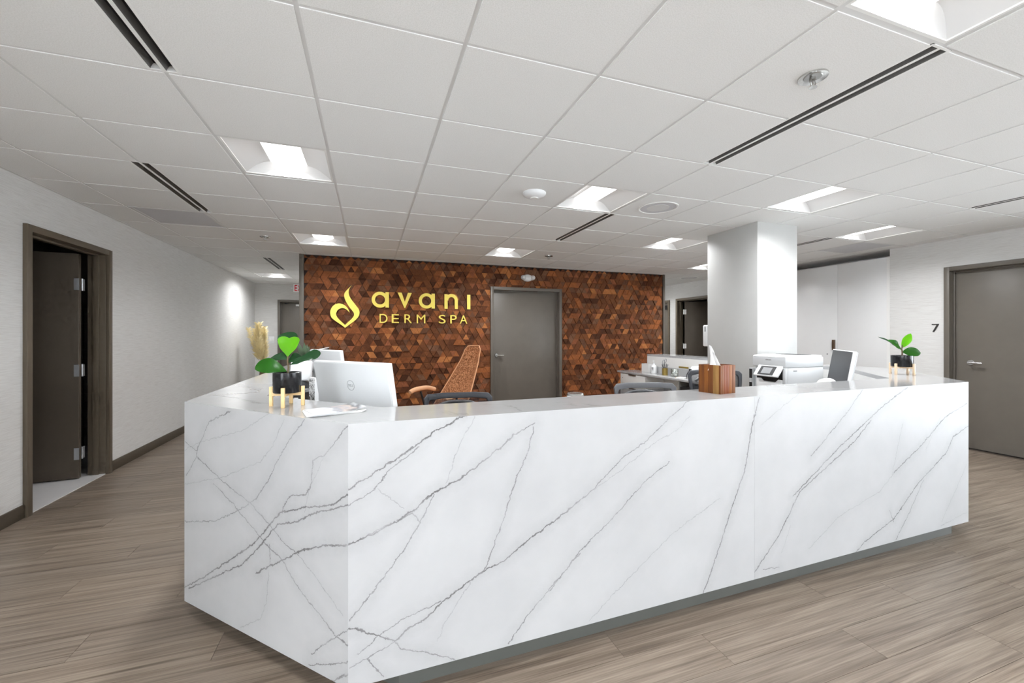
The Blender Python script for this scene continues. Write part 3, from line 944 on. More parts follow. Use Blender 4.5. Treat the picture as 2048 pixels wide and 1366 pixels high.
# grid runners: one piece per line, left out where a diffuser or the centre block takes the line
for i in range(i0, i1 + 2):
    x = GX + i * TS
    if x < XL + 0.02 or x > XR - 0.02:
        continue
    g = G()
    spans = [(YB, YF if not (-0.9 < x < 5.36) else YW)]
    for (sa, sb) in SLOTS:
        if sa == i:
            new = []
            for (p, q) in spans:
                u, v = GY + sb * TS, GY + (sb + 2) * TS
                if u > p: new.append((p, min(q, u)))
                if v < q: new.append((max(p, v), q))
            spans = new
    for p, q in spans:
        g.box(x - 0.012, x + 0.012, p, q, CEIL + 0.0035, CEIL + 0.024)
    g.obj('grid_runner', 'grid', ce)
for j in range(j0, j1 + 2):
    yv = GY + j * TS
    if yv < YB + 0.02 or yv > YF - 0.02:
        continue
    g = G()
    cuts = sorted([(GX + sa * TS - SW2, GX + sa * TS + SW2) for (sa, sb) in SLOTS if sb < j < sb + 2])
    cur = XL
    for (p, q) in cuts:
        g.box(cur, p, yv - 0.012, yv + 0.012, CEIL + 0.0041, CEIL + 0.0232); cur = q
    g.box(cur, XR, yv - 0.012, yv + 0.012, CEIL + 0.0041, CEIL + 0.0232)
    g.obj('grid_runner', 'grid', ce)
# wall angle round the edge
g = G().box(XL, XL + 0.02, YB, YF, CEIL - 0.002, CEIL + 0.004).box(XR - 0.02, XR, YB, YF, CEIL - 0.002, CEIL + 0.004).box(-0.905, 5.36, YW - 0.05, YW - 0.012, CEIL - 0.002, CEIL + 0.004)
g.obj('wall_angle', 'grid', ce)


# ------------------------------------------------------------------ troffers
LIGHT_LABELS = {
    (-1, 2): 'lit square ceiling light on the left, nearest the left corridor',
    (-1, 6): 'lit square ceiling light just above the left end of the wooden wall',
    (3, 2): 'lit square ceiling light between the round smoke detector and the round speaker',
    (3, 6): 'lit square ceiling light above the wooden wall near the grey door',
    (3, -2): 'large lit ceiling light cut off at the top right corner',
    (6, 1): 'lit square ceiling light directly in front of the white pillar top',
    (6, 4): 'lit square ceiling light just left of the white pillar top',
    (9, 2): 'lit square ceiling light right of the pillar above the tall white cabinets',
    (9, 6): 'far lit ceiling light partly hidden behind the left edge of the pillar',
    (-3, 12): 'small far lit ceiling light at the end of the left corridor',
}


def troffer(i, j):
    x, yv = GX + (i + 0.5) * TS, GY + (j + 0.5) * TS
    lab = LIGHT_LABELS.get((i, j)) or 'lit square ceiling light out of the picture %s the viewpoint, %s' % ('behind' if j < 0 else 'far beyond', {-1: 'left', 3: 'in the middle', 7: 'right', 9: 'far right'}[i] + (' rear row' if j == -6 else ''))
    t = thing('ceiling_light', lab, 'ceiling light', (x, yv, CEIL), 0, 'square recessed ceiling lights' if (i, j) in LIGHT_LABELS else 'ceiling lights out of the picture')
    h = 0.293
    key = 'troffer_frame'
    if key in bpy.data.meshes:
        parts = [('frame', bpy.data.meshes['troffer_frame']), ('reflector', bpy.data.meshes['troffer_reflector']), ('reflector', bpy.data.meshes['troffer_reflector_b']), ('end_cap', bpy.data.meshes['troffer_cap']), ('end_cap', bpy.data.meshes['troffer_cap_b']), ('lens', bpy.data.meshes['troffer_lens'])]
    else:
        g = G().box(-h, h, -h, -h + 0.012, 0.004, 0.10).box(-h, h, h - 0.012, h, 0.004, 0.10).box(-h, -h + 0.012, -h + 0.012, h - 0.012, 0.004, 0.10).box(h - 0.012, h, -h + 0.012, h - 0.012, 0.004, 0.10).box(-h, h, -h, h, 0.10, 0.106)
        m1 = g.mesh('troffer_frame'); m1.materials.append(MAT['enamel'])
        k = h - 0.012
        refl = []
        for sx, nm in ((-1, 'troffer_reflector'), (1, 'troffer_reflector_b')):
            g = G().grid(lambda u, v: (sx * (k - (k - 0.118) * u), -k + 2 * k * v, 0.010 + 0.075 * math.sin(u * PI / 2)), 10, 1)
            m2 = g.mesh(nm, smooth=60); m2.materials.append(MAT['reflector']); refl.append(m2)
        caps = []
        for sy, nm in ((-1, 'troffer_cap'), (1, 'troffer_cap_b')):
            g = G().grid(lambda u, v: ((2 * u - 1) * k, sy * (k - 0.05 * v), 0.010 + 0.085 * v), 6, 3)
            m3 = g.mesh(nm); m3.materials.append(MAT['reflector']); caps.append(m3)
        g = G()
        prof = [(-0.12 + 0.24 * q / 12, 0.086 - 0.036 * math.sin(PI * q / 12)) for q in range(13)]
        g.prism(prof + [(0.12, 0.095), (-0.12, 0.095)], -k + 0.012, k - 0.012, 'xz')
        m4 = g.mesh('troffer_lens', smooth=50); m4.materials.append(MAT['lens'])
        parts = [('frame', m1), ('reflector', refl[0]), ('reflector', refl[1]), ('end_cap', caps[0]), ('end_cap', caps[1]), ('lens', m4)]
    for nm, me in parts:
        link(nm, me, None, t)
    ld = bpy.data.lights.get('troffer_lamp')
    if ld is None:
        ld = bpy.data.lights.new('troffer_lamp', 'AREA')
        ld.shape = 'RECTANGLE'; ld.size = 0.22; ld.size_y = 0.52
        ld.energy = LAMP_W; ld.color = (0.955, 0.98, 1.0); ld.spread = math.radians(152)
    lo = bpy.data.objects.new('lamp', ld)
    COL.objects.link(lo); lo.parent = t; lo.location = (0, 0, 0.040)
    return t


for ij in LIGHTS:
    troffer(*ij)

SLOT_LABELS = {
    (-1, -1): 'large black twin-slot air diffuser cut off at the top left',
    (-2, 3): 'black twin-slot air diffuser above the open left door',
    (4, -1): 'long black twin-slot air diffuser at upper right beside the sprinkler',
    (4, 3): 'short-looking black twin-slot air diffuser near the ceiling centre by the speaker',
    (-2, 9): 'small far twin-slot air diffuser over the left corridor',
    (9, -1): 'twin-slot air diffuser cut off at the right edge above the numbered door',
    (9, 3): 'far twin-slot air diffuser just right of the pillar top',
}
for (sa, sb) in SLOTS:
    x, ya = GX + sa * TS, GY + sb * TS
    L = 2 * TS
    t = thing('slot_diffuser', SLOT_LABELS[(sa, sb)], 'air diffuser', (x, ya, CEIL), 0, 'black twin-slot ceiling diffusers')
    w = SW2
    g = G().box(-w, -w + 0.012, 0, L, 0.0, 0.03).box(w - 0.012, w, 0, L, 0.0, 0.03).box(-w, w, 0, 0.010, 0.001, 0.03).box(-w, w, L - 0.010, L, 0.001, 0.03)
    g.obj('frame', 'enamel', t)
    G().box(-0.008, 0.008, 0.010, L - 0.010, 0.001, 0.028).obj('center_bar', 'enamel', t)
    for sx in (-1, 1):
        ca = sx * (0.008 + (w - 0.012)) / 2
        G().box(ca - 0.021, ca + 0.021, 0.010, L - 0.010, 0.028, 0.034).obj('slot', 'slot_black', t)
        for q in (-1, 1):
            G().prism([(ca + q * 0.0208, 0.002), (ca + q * 0.0205, 0.028), (ca + q * 0.008, 0.028)], 0.010, L - 0.010, 'xz').obj('blade', 'slot_dark', t)
for (i, j), lab in zip(VENTS, ('grey perforated square return vent above the left wall', 'grey perforated square return vent above the tall white cabinets')):
    x, yv = GX + i * TS, GY + j * TS
    t = thing('return_vent', lab, 'air vent', (x, yv, CEIL), 0, 'grey perforated return vents')
    G().box(INS, TS - INS, INS, 0.03, 0.0, 0.02).box(INS, TS - INS, TS - 0.03, TS - INS, 0.0, 0.02).box(INS, 0.03, 0.03, TS - 0.03, 0.0, 0.02).box(TS - 0.03, TS - INS, 0.03, TS - 0.03, 0.0, 0.02).obj('frame', 'grid', t)
    G().box(0.03, TS - 0.03, 0.03, TS - 0.03, 0.002, 0.012).obj('perforated_face', 'vent_grey', t)
# sprinklers, smoke detector, speakers
for (i, j), lab in (((3, -1), 'chrome fire sprinkler in a recessed ring at upper right'), ((-2, 6), 'small far fire sprinkler above the left corridor'), ((4, 6), 'small far fire sprinkler above the wooden wall')):
    t = thing('fire_sprinkler', lab, 'sprinkler', (GX + (i + 0.5) * TS, GY + (j + 0.5) * TS, CEIL), 0, 'ceiling fire sprinklers')
    t.scale = (1.32, 1.32, 1.2)
    G().lathe([(0.030, -0.002), (0.044, -0.006), (0.0445, -0.0005), (0.030, 0.0)], 28).obj('escutcheon', 'chrome', t, smooth=40)
    G().lathe([(0.0, 0.0), (0.030, 0.0), (0.026, -0.004), (0.0, -0.003)], 24, cap=False).obj('cup', 'steel', t, smooth=40)
    g = G().lathe([(0.010, 0.0), (0.010, -0.014), (0.006, -0.017), (0.0, -0.017)], 12)
    g.tube([(-0.009, 0, -0.012), (-0.013, 0, -0.024), (-0.006, 0, -0.036), (0, 0, -0.039)], 0.0022, 6).tube([(0.009, 0, -0.012), (0.013, 0, -0.024), (0.006, 0, -0.036), (0, 0, -0.039)], 0.0022, 6)
    g.tube([(0, 0, -0.016), (0, 0, -0.038)], 0.0025, 6)
    g.obj('head', 'steel', t, smooth=40)
    G().lathe([(0.0, -0.042), (0.013, -0.0415), (0.013, -0.040), (0.0, -0.039)], 14).obj('deflector', 'chrome', t)
t = thing('smoke_detector', 'round white smoke detector on the ceiling', 'smoke detector', (GX + 2.5 * TS, GY + 2.5 * TS, CEIL))
t.scale = (1.4, 1.4, 1.15)
G().lathe([(0.0, 0.0), (0.068, 0.0), (0.068, -0.008), (0.060, -0.022), (0.040, -0.034), (0.0, -0.036)], 32).obj('body', 'white_plastic', t, smooth=40)
G().lathe([(0.024, -0.036), (0.022, -0.042), (0.0, -0.043)], 24).obj('cap', 'enamel', t, smooth=40)
for (i, j), lab in (((4, 2), 'round flush ceiling speaker beside the lit ceiling light'), ((10, 8), 'small far round ceiling speaker left of the pillar')):
    t = thing('ceiling_speaker', lab, 'speaker', (GX + (i + 0.5) * TS, GY + (j + 0.5) * TS, CEIL), 0, 'round ceiling speakers')
    t.scale = (1.5, 1.5, 1.0)
    G().lathe([(0.118, 0.0), (0.118, -0.006), (0.110, -0.007), (0.105, -0.003), (0.105, 0.0)], 40, cap=False).obj('rim', 'enamel', t, smooth=40)
    G().lathe([(0.0, -0.0025), (0.104, -0.0025), (0.104, 0.0)], 40).obj('grille', 'vent_grey', t, smooth=40)
    G().lathe([(0.0, -0.0042), (0.066, -0.0042), (0.066, -0.002)], 32).obj('cone_grille', 'grid', t, smooth=40)


# ------------------------------------------------------------------ wooden triangle tiles on wall_center
PAL = [((78, 52, 40), 3), ((94, 62, 46), 4), ((108, 72, 52), 5), ((120, 80, 57), 4), ((102, 76, 64), 3), ((132, 86, 59), 3), ((150, 99, 66), 2.2), ((174, 122, 82), 1.5), ((118, 90, 76), 2), ((138, 92, 70), 2)]
PALC = [tuple(a * b for a, b in zip(lin(p[0]), (0.99, 0.83, 0.65, 1.0))) for p in PAL]
PALW = [p[1] for p in PAL]
TH = 0.0915
TA = TH / 0.8660


def tri_bm(bm, pts, yb, yf, colr, ang, du, inset=0.0006, sm=None):
    """a prism over triangle pts (x, z) with its front at yf"""
    cl = bm.loops.layers.float_color.get('col') or bm.loops.layers.float_color.new('col')
    ul = bm.loops.layers.uv.get('UVMap') or bm.loops.layers.uv.new('UVMap')
    cx, cz = sum(p[0] for p in pts) / 3, sum(p[1] for p in pts) / 3
    q = []
    for x, z in pts:
        d = math.hypot(x - cx, z - cz) or 1
        q.append((x - (x - cx) / d * inset * 2, z - (z - cz) / d * inset * 2))
    if sm:                          # panel joint along one edge
        a, b, o = (Vector(q[i]) for i in sm)
        nn = Vector((-(b - a).y, (b - a).x)).normalized() if (b - a).length > 1e-6 else Vector((0, 0))
        if nn.dot(o - a) < 0:
            nn = -nn
        for i in sm[:2]:
            q[i] = (q[i][0] + nn.x * 0.0026, q[i][1] + nn.y * 0.0026)
    f = [bm.verts.new((x, yf, z)) for x, z in q]
    b = [bm.verts.new((x, yb, z)) for x, z in q]
    fs = [bm.faces.new(f)]
    for k in range(3):
        fs.append(bm.faces.new((f[k], b[k], b[(k + 1) % 3], f[(k + 1) % 3])))
    ca, sa = math.cos(ang), math.sin(ang)
    for fc in fs:
        for lp in fc.loops:
            lp[cl] = colr
            x, z = lp.vert.co.x - cx, lp.vert.co.z - cz
            lp[ul].uv = (x * ca + z * sa + du, -x * sa + z * ca + du * 0.37)


rows = int(CEIL / TH) + 1
x_lo, x_hi = -0.885, 5.362
cells = []
prevc = 0
for r in range(rows):
    z0, z1 = r * TH, (r + 1) * TH
    k = 0
    x = x_lo - TA - (TA / 2 if r % 2 else 0)
    while x < x_hi:
        for up in (True, False):
            pts = [(x, z0), (x + TA, z0), (x + TA / 2, z1)] if up else [(x + TA / 2, z1), (x + TA, z0), (x + 1.5 * TA, z1)]
            cx = sum(p[0] for p in pts) / 3; cz = sum(p[1] for p in pts) / 3
            if R.random() > 0.30:
                prevc = R.choices(range(len(PAL)), PALW)[0]
            if cx < x_lo or cx > x_hi or cz > CEIL - 0.01 or (1.93 < cx < 3.175 and cz < 2.13):
                continue
            m_ = round((x - (x_lo - TA - (TA / 2 if r % 2 else 0))) / TA)
            S_ = (0, 3)
            sm = None
            if r % 2 == 0:
                if up and m_ % 5 in S_: sm = (0, 2, 1)
                if not up and (m_ + 1) % 5 in S_: sm = (1, 2, 0)
            else:
                if up and m_ % 5 in S_: sm = (1, 2, 0)
                if not up and m_ % 5 in S_: sm = (0, 1, 2)
            clipped = any(p[0] < x_lo or p[0] > x_hi or p[1] > CEIL for p in pts)
            pts = [(min(max(p[0], x_lo), x_hi), min(p[1], CEIL - 0.001)) for p in pts]
            if cz < 2.13 and cx >= 3.175:
                clipped |= min(p[0] for p in pts) < 3.18; pts = [(max(p[0], 3.18), p[1]) for p in pts]
            if cz < 2.13 and cx <= 1.93:
                clipped |= max(p[0] for p in pts) > 1.925; pts = [(min(p[0], 1.925), p[1]) for p in pts]
            cells.append((pts, up, cx, cz, prevc, R.randrange(3), R.choice((0.014, 0.017, 0.020, 0.024, 0.028)), clipped, x, z0, sm))
            k += 1
        x += TA


def tile_score(c):
    pts, up, cx, cz, ci, gi, dp, clipped, x, z0, sm = c
    if clipped or cz < 0.62:
        return 0
    q = cam_xy(cx, YW, cz)
    if q[0] < 612 or (q[1] > 690 and q[0] < 800) or q[1] > 780:
        return 0
    return 1.0 / q[2]


cells.sort(key=tile_score, reverse=True)
var = {}
bmx = bmesh.new()
for n, c in enumerate(cells):
    pts, up, cx, cz, ci, gi, dp, clipped, x, z0, sm = c
    if n < 296 and tile_score(c) > 0:
        key = (up, ci, gi, sm)
        if key not in var:
            b2 = bmesh.new()
            lp = [(0, 0), (TA, 0), (TA / 2, TH)] if up else [(TA / 2, TH), (TA, 0), (1.5 * TA, TH)]
            tri_bm(b2, lp, 0.03, 0.0, PALC[ci], gi * PI / 3, 0.31 * ci + 1.7 * gi, sm=sm)
            bmesh.ops.recalc_face_normals(b2, faces=b2.faces)
            me = bpy.data.meshes.new('wood_tile'); b2.to_mesh(me); b2.free()
            me.materials.append(MAT['woodtile'])
            var[key] = me
        link('wood_tile', var[key], None, wc, (x, YW - dp, z0))
    else:
        tri_bm(bmx, pts, YW + 0.002, YW - dp, PALC[ci], gi * PI / 3, R.uniform(0, 40), 0.0006, sm)
me = bpy.data.meshes.new('wood_tile_field'); bmx.to_mesh(me); bmx.free()
wt = link('wood_tile_field', me, 'woodtile', wc)
wt['kind'] = 'stuff'
G().box(x_lo, 1.93, YW - 0.004, YW - 0.001, 0, CEIL).box(3.175, x_hi, YW - 0.004, YW - 0.001, 0, CEIL).box(1.93, 3.175, YW - 0.004, YW - 0.001, 2.13, CEIL).obj('tile_backing', 'tile_back', wc)

# ------------------------------------------------------------------ sign
YS = YW - 0.043
sg = thing('wall_sign', 'gold avani derm spa lettering with flame emblem on the wooden wall', 'sign', (0, YS, 0))
EMB = [[-0.242, 2.094], [-0.278, 2.053], [-0.317, 2.01], [-0.342, 1.968], [-0.346, 1.926], [-0.331, 1.873], [-0.306, 1.821], [-0.278, 1.774], [-0.248, 1.733], [-0.223, 1.7], [-0.209, 1.668], [-0.215, 1.635], [-0.234, 1.605], [-0.267, 1.568], [-0.301, 1.535], [-0.334, 1.502], [-0.367, 1.535], [-0.4, 1.567], [-0.433, 1.605], [-0.452, 1.64], [-0.456, 1.672], [-0.443, 1.708], [-0.422, 1.732], [-0.389, 1.749], [-0.356, 1.75], [-0.323, 1.737], [-0.295, 1.713], [-0.27, 1.686], [-0.281, 1.72], [-0.301, 1.755], [-0.334, 1.79], [-0.378, 1.813], [-0.422, 1.819], [-0.465, 1.805], [-0.503, 1.775], [-0.528, 1.727], [-0.536, 1.686], [-0.53, 1.639], [-0.509, 1.598], [-0.454, 1.552], [-0.389, 1.505], [-0.334, 1.461], [-0.267, 1.512], [-0.201, 1.566], [-0.156, 1.615], [-0.136, 1.657], [-0.133, 1.699], [-0.144, 1.741], [-0.173, 1.782], [-0.212, 1.835], [-0.251, 1.888], [-0.276, 1.94], [-0.284, 1.988], [-0.276, 2.036], [-0.256, 2.072]]


def smooth_loop(pts, sharp, n=3):
    out = []
    N = len(pts)
    for i in range(N):
        p0, p1, p2, p3 = (Vector(pts[(i + k) % N]) for k in (-1, 0, 1, 2))
        if i in sharp:
            p0 = p1
        if (i + 1) % N in sharp:
            p3 = p2
        for k in range(n):
            t = k / n
            q = 0.5 * ((2 * p1) + (p2 - p0) * t + (2 * p0 - 5 * p1 + 4 * p2 - p3) * t * t + (3 * p1 - p0 - 3 * p2 + p3) * t ** 3)
            out.append((q.x, q.y))
    return out


G().prism(smooth_loop(EMB, {0, 15, 27, 41}), 0.0, 0.014, 'xz').obj('emblem', 'gold', sg)
zb, zt = 1.772, 2.008
rm_ = (zt - zb) / 2 + 0.003


def letter_a(x0, x1):
    g = G()
    cx, cz = x0 + rm_, (zb + zt) / 2
    g.ring_prism(arc(cx, cz, rm_, 0, 2 * PI, 47)[:-1], arc(cx, cz, rm_ - 0.049, 0, 2 * PI, 47)[:-1], 0.0, 0.014)
    g.box(x1 - 0.052, x1, 0.0005, 0.0135, zb, zt)
    return g.obj('letter', 'gold', sg)


letter_a(0.039, 0.290)
G().prism([(0.418, zt), (0.478, zt), (0.525, 1.868), (0.572, zt), (0.632, zt), (0.530, zb - 0.004), (0.520, zb - 0.004)], 0, 0.014, 'xz').obj('letter', 'gold', sg)
letter_a(0.737, 0.988)
nx0, nx1 = 1.139, 1.356
cx = (nx0 + nx1) / 2 + 0.006
ro = nx1 - cx
g = G()
outer = arc(cx, zt - ro + 0.004, ro, PI, 0, 20); inner = arc(cx, zt - ro + 0.004, ro - 0.051, PI, 0, 20)
g.prism([(outer[0][0], zt - ro)] + outer + [(nx1, zb), (nx1 - 0.051, zb)] + inner[::-1] + [(inner[0][0], zt - ro)], 0, 0.014, 'xz')
g.box(nx0, nx0 + 0.052, 0.0005, 0.0135, zb, zt - 0.003)
g.obj('letter', 'gold', sg)
G().box(1.508, 1.562, 0, 0.014, zb, zt).obj('letter', 'gold', sg)
for ch, a, b in (('D', 0.153, 0.269), ('E', 0.331, 0.438), ('R', 0.519, 0.633), ('M', 0.706, 0.839), ('S', 1.05, 1.158), ('P', 1.233, 1.337), ('A', 1.389, 1.511)):
    me = text_mesh(ch, b - a, 0.136, 0.012)
    link('letter', me, 'gold', sg, (a, 0.012, 1.537))
for xx, zz in ((-0.334, 1.6), (0.164, 1.9), (0.525, 1.8), (0.862, 1.9), (1.16, 1.9), (1.535, 1.9)):
    pass

# emergency light on the wooden wall
t = thing('emergency_light', 'white oval emergency light above the grey door', 'emergency light', (2.56, YW - 0.03, 2.325))
g = G().lathe([(0.0, -0.062), (0.035, -0.058), (0.058, -0.04), (0.064, -0.015), (0.064, 0.004), (0.0, 0.004)], 28, (0, 0), 'y')
g.move(Matrix.Diagonal((1.45, 1, 0.95, 1)))
g.obj('body', 'white_plastic', t, smooth=40)
for sx in (-1, 1):
    G().lathe([(0.0, -0.080), (0.026, -0.076), (0.040, -0.055), (0.042, -0.03), (0.030, -0.015)], 20, (sx * 0.085, 0.004), 'y').obj('lamp_head', 'grey_plastic' if sx < 0 else 'enamel', t, smooth=40)
# exit sign and switch at the end of the corridor
t = thing('exit_sign', 'white exit sign with red letters half hidden at the wooden wall edge', 'sign', (-1.47, YF - 0.30, CEIL))
G().box(-0.13, 0.17, -0.02, 0.02, -0.20, -0.02).obj('panel', 'white_plastic', t, bevel=0.004)
G().box(-0.03, 0.07, -0.03, 0.03, -0.02, 0.0).obj('canopy', 'white_plastic', t)
g = G().lathe([(0.0, -0.03), (0.024, -0.025), (0.026, 0.02), (0.0, 0.022)], 14, (-0.165, -0.10), 'y')
g.box(-0.15, -0.125, -0.006, 0.006, -0.108, -0.092)
g.obj('lamp_head', 'grey_plastic', t, smooth=40)
for ch, a, w in (('E', -0.105, 0.055), ('X', -0.04, 0.062), ('I', 0.032, 0.014), ('T', 0.06, 0.06)):
    link('letter', text_mesh(ch, w, 0.135, 0.003, 0.02), 'red', t, (a, -0.020, -0.18))
t = thing('light_switch', 'white light switch plate on the far corridor wall', 'switch', (-2.092, YF, 1.24))
G().box(-0.055, 0.055, -0.006, 0.0, -0.08, 0.08).obj('plate', 'white_plastic', t, bevel=0.002)
for sx in (-0.025, 0.025):
    G().box(sx - 0.016, sx + 0.016, -0.010, -0.006, -0.034, 0.034).obj('rocker', 'enamel', t, bevel=0.001)
# number 7
t = thing('door_number', 'black metal number seven on the wall beside the grey door', 'sign', (XR, 3.208, 1.392), RR)
zt7 = 0.10
t_ = G().prism([(0, zt7), (0.067, zt7), (0.067, zt7 - 0.012), (0.022, 0), (0.006, 0), (0.047, zt7 - 0.013), (0, zt7 - 0.013)], -0.008, 0.0, 'xz').obj('numeral', 'number_black', t)


# ================================================================== RECEPTION DESK
MAT['stone'] = marble('stone_white', None, 3.1)
OUT = [(-0.80, 4.9), (-0.819, 2.344), (-0.069, 1.570), (3.79, 1.63), (4.63, 2.47), (4.63, 5.72)]
INN = [(-0.49, 4.9), (-0.50, 2.445), (0.06, 1.885), (3.57, 1.955), (4.318, 2.71), (4.318, 5.72)]


def offset(path, d):
    """path moved sideways to its left by d"""
    out = []
    n = len(path)
    for i in range(n):
        P = Vector(path[i])
        dirs = []
        if i > 0: dirs.append((P - Vector(path[i - 1])).normalized())
        if i < n - 1: dirs.append((Vector(path[i + 1]) - P).normalized())
        ns = [Vector((-q.y, q.x)) for q in dirs]
        if len(ns) == 1:
            m = ns[0] * d
        else:
            b = (ns[0] + ns[1]).normalized()
            m = b * (d / b.dot(ns[0]))
        out.append((P.x + m.x, P.y + m.y))
    return out


desk = thing('reception_desk', 'long white veined stone reception desk with angled corners', 'desk', (0, 0, 0))
PT = 0.02
inset = offset(OUT, PT)
G().prism(inset + INN[::-1], T - 0.03, T, 'xy').obj('ledge_top', 'stone', desk)


def near(seg, lo, hi):
    return min(seg[1], seg[3]) < hi + 0.06 and max(seg[1], seg[3]) > lo - 0.06


def panel(a, b, mat, z0=BOT, z1=T, th=PT, name='stone_panel', trim0=0.0, trim1=0.0, veins=None, most=24):
    a, b = Vector(a), Vector(b)
    L = (b - a).length
    ang = math.atan2(b.y - a.y, b.x - a.x)
    cuts = [0.0, L]
    if veins:                      # the face is parted where needed so that each stretch carries few veins
        todo = True
        while todo:
            todo = False
            for lo, hi in zip(cuts, cuts[1:]):
                if sum(near(v, lo, hi) for v in veins) > most and hi - lo > 0.12:
                    cuts.append((lo + hi) / 2); cuts.sort(); todo = True
                    break
    n = len(cuts)
    poly = [(x, 0) for x in cuts] + [(L - trim1, th), (trim0, th)]
    g = G()
    lo_ = [g.bm.verts.new((x, y, z0)) for x, y in poly]
    hi_ = [g.bm.verts.new((x, y, z1)) for x, y in poly]
    g.bm.faces.new(lo_[::-1]); g.bm.faces.new(hi_)
    m = len(poly)
    for i in range(m):
        f = g.bm.faces.new((lo_[i], lo_[(i + 1) % m], hi_[(i + 1) % m], hi_[i]))
        if veins and i < n - 1:
            f.material_index = i + 1
    me = g.mesh(name)
    me.materials.append(MAT['stone'])
    if veins:
        for lo, hi in zip(cuts, cuts[1:]):
            me.materials.append(marble('stone_veined', [v for v in veins if near(v, lo, hi)]))
    return link(name, me, None, desk, (a.x, a.y, 0), (0, 0, ang))


mid = tuple((Vector(OUT[2]) + Vector(OUT[3])) / 2)
k45 = PT * math.tan(PI / 8)
panel(OUT[0], OUT[1], 'stone', trim1=k45)
panel(OUT[1], OUT[2], 'stone', trim0=k45, trim1=k45, veins=V_CH)
panel(OUT[2], (mid[0] - 0.0004, mid[1]), 'stone', trim0=k45, veins=V_FL)
panel((mid[0] + 0.0004, mid[1]), OUT[3], 'stone', trim1=k45, veins=V_FR)
panel(OUT[3], OUT[4], 'stone', trim0=k45, trim1=k45)
panel(OUT[4], OUT[5], 'stone', trim0=k45)
# closed underside and inner faces
G().prism(inset + offset(OUT, 0.22)[::-1], BOT + 0.005, BOT + 0.02).obj('soffit', 'laminate', desk)
pk = offset(OUT, 0.072)
pk[0] = (-0.70, 4.84); pk[1] = (-0.70, 2.455); pk[2] = (0.11, 1.645); pk[5] = (pk[5][0], 5.66)
pq = offset(OUT, 0.20)
pq[0] = (-0.62, 4.84); pq[5] = (pq[5][0], 5.66)
pq[1] = (-0.62, 2.49); pq[2] = (0.145, 1.725)
G().prism(pk + pq[::-1], 0.0, BOT + 0.01).obj('plinth', 'kick', desk)
G().prism(offset(INN, -0.02) + INN[::-1], 0.0, T - 0.03).obj('inner_panel', 'laminate', desk)
for (a, b), (c, d) in ((((-0.80, 4.9), (-0.49, 4.9)), (0, 0)), (((4.318, 5.72), (4.63, 5.72)), (0, 0))):
    G().box(min(a[0], b[0]) + 0.02, max(a[0], b[0]), a[1] - 0.02, a[1], 0.0, T - 0.03).obj('end_panel', 'laminate', desk)
# working surface behind the ledge
WTOP = 0.76
G().prism([INN[0], INN[1], INN[2], INN[3], INN[4], (4.318, 3.19), (3.56, 3.19), (3.56, 2.86), (3.28, 2.58), (0.36, 2.50), (0.13, 2.73), (0.13, 4.9)], WTOP - 0.03, WTOP).obj('worktop', 'stone', desk)
for x, y in ((0.10, 4.86), (0.10, 2.80), (3.20, 2.55), (3.53, 3.15), (1.8, 2.48)):
    G().box(x - 0.02, x + 0.02, y - 0.02, y + 0.02, 0, WTOP - 0.03).obj('support_leg', 'steel', desk)
# station beyond the pillar
G().box(3.95, 4.298, 3.88, 6.03, WTOP - 0.03, WTOP).obj('rear_worktop', 'stone', desk, bevel=0.002)
G().box(4.255, 4.298, 3.90, 5.60, WTOP, WTOP + 0.10).obj('backsplash', 'stone', desk)
G().box(4.21, 4.298, 5.55, 5.72, WTOP, WTOP + 0.13).obj('backsplash_end', 'laminate', desk)
G().box(4.26, 4.298, 3.88, 4.9, 0, WTOP - 0.03).obj('modesty_panel', 'grey_lam', desk)

# cabinets under the station
t = thing('drawer_cabinet', 'white drawer cabinet under the station by the wooden wall', 'cabinet', (3.985, 5.96, 0), RR)
G().box(0, 0.66, 0.0, 0.32, 0.06, 0.728).obj('body', 'laminate', t)
G().box(0.02, 0.64, 0.03, 0.31, 0.0, 0.06).obj('plinth', 'kick', t)
for k, (za, zb_) in enumerate(((0.52, 0.722), (0.30, 0.512), (0.07, 0.292))):
    d = G().box(0.004, 0.656, -0.018, -0.001, za, zb_).obj('drawer', 'laminate', t, bevel=0.0015)
    G().box(0.25, 0.42, -0.036, -0.018, zb_ - 0.02, zb_ - 0.004).obj('handle', 'handle_brown', d, bevel=0.001)
    if k == 0:
        G().lathe([(0.0, -0.0195), (0.007, -0.0195), (0.007, -0.018)], 10, (0.07, 0.65), 'y').obj('lock', 'black', d)
G().box(3.985, 4.30, 4.60, 4.62, 0, WTOP - 0.03).obj('station_panel', 'grey_lam', desk)
t = thing('mini_fridge', 'black mini fridge under the station worktop', 'fridge', (3.99, 4.56, 0), RR)
G().box(0, 0.46, 0.02, 0.26, 0.02, 0.66).obj('body', 'black', t, bevel=0.006)
d = G().box(0, 0.46, -0.02, 0.016, 0.03, 0.655).obj('door', 'black', t, bevel=0.006)
G().box(0.20, 0.26, -0.0225, -0.0195, 0.60, 0.615).obj('badge', 'yellow_brown', d)
for a in (0.04, 0.42):
    for b in (0.05, 0.23):
        G().lathe([(0.014, 0.0), (0.014, 0.021)], 8, (a, b)).obj('foot', 'black', t)

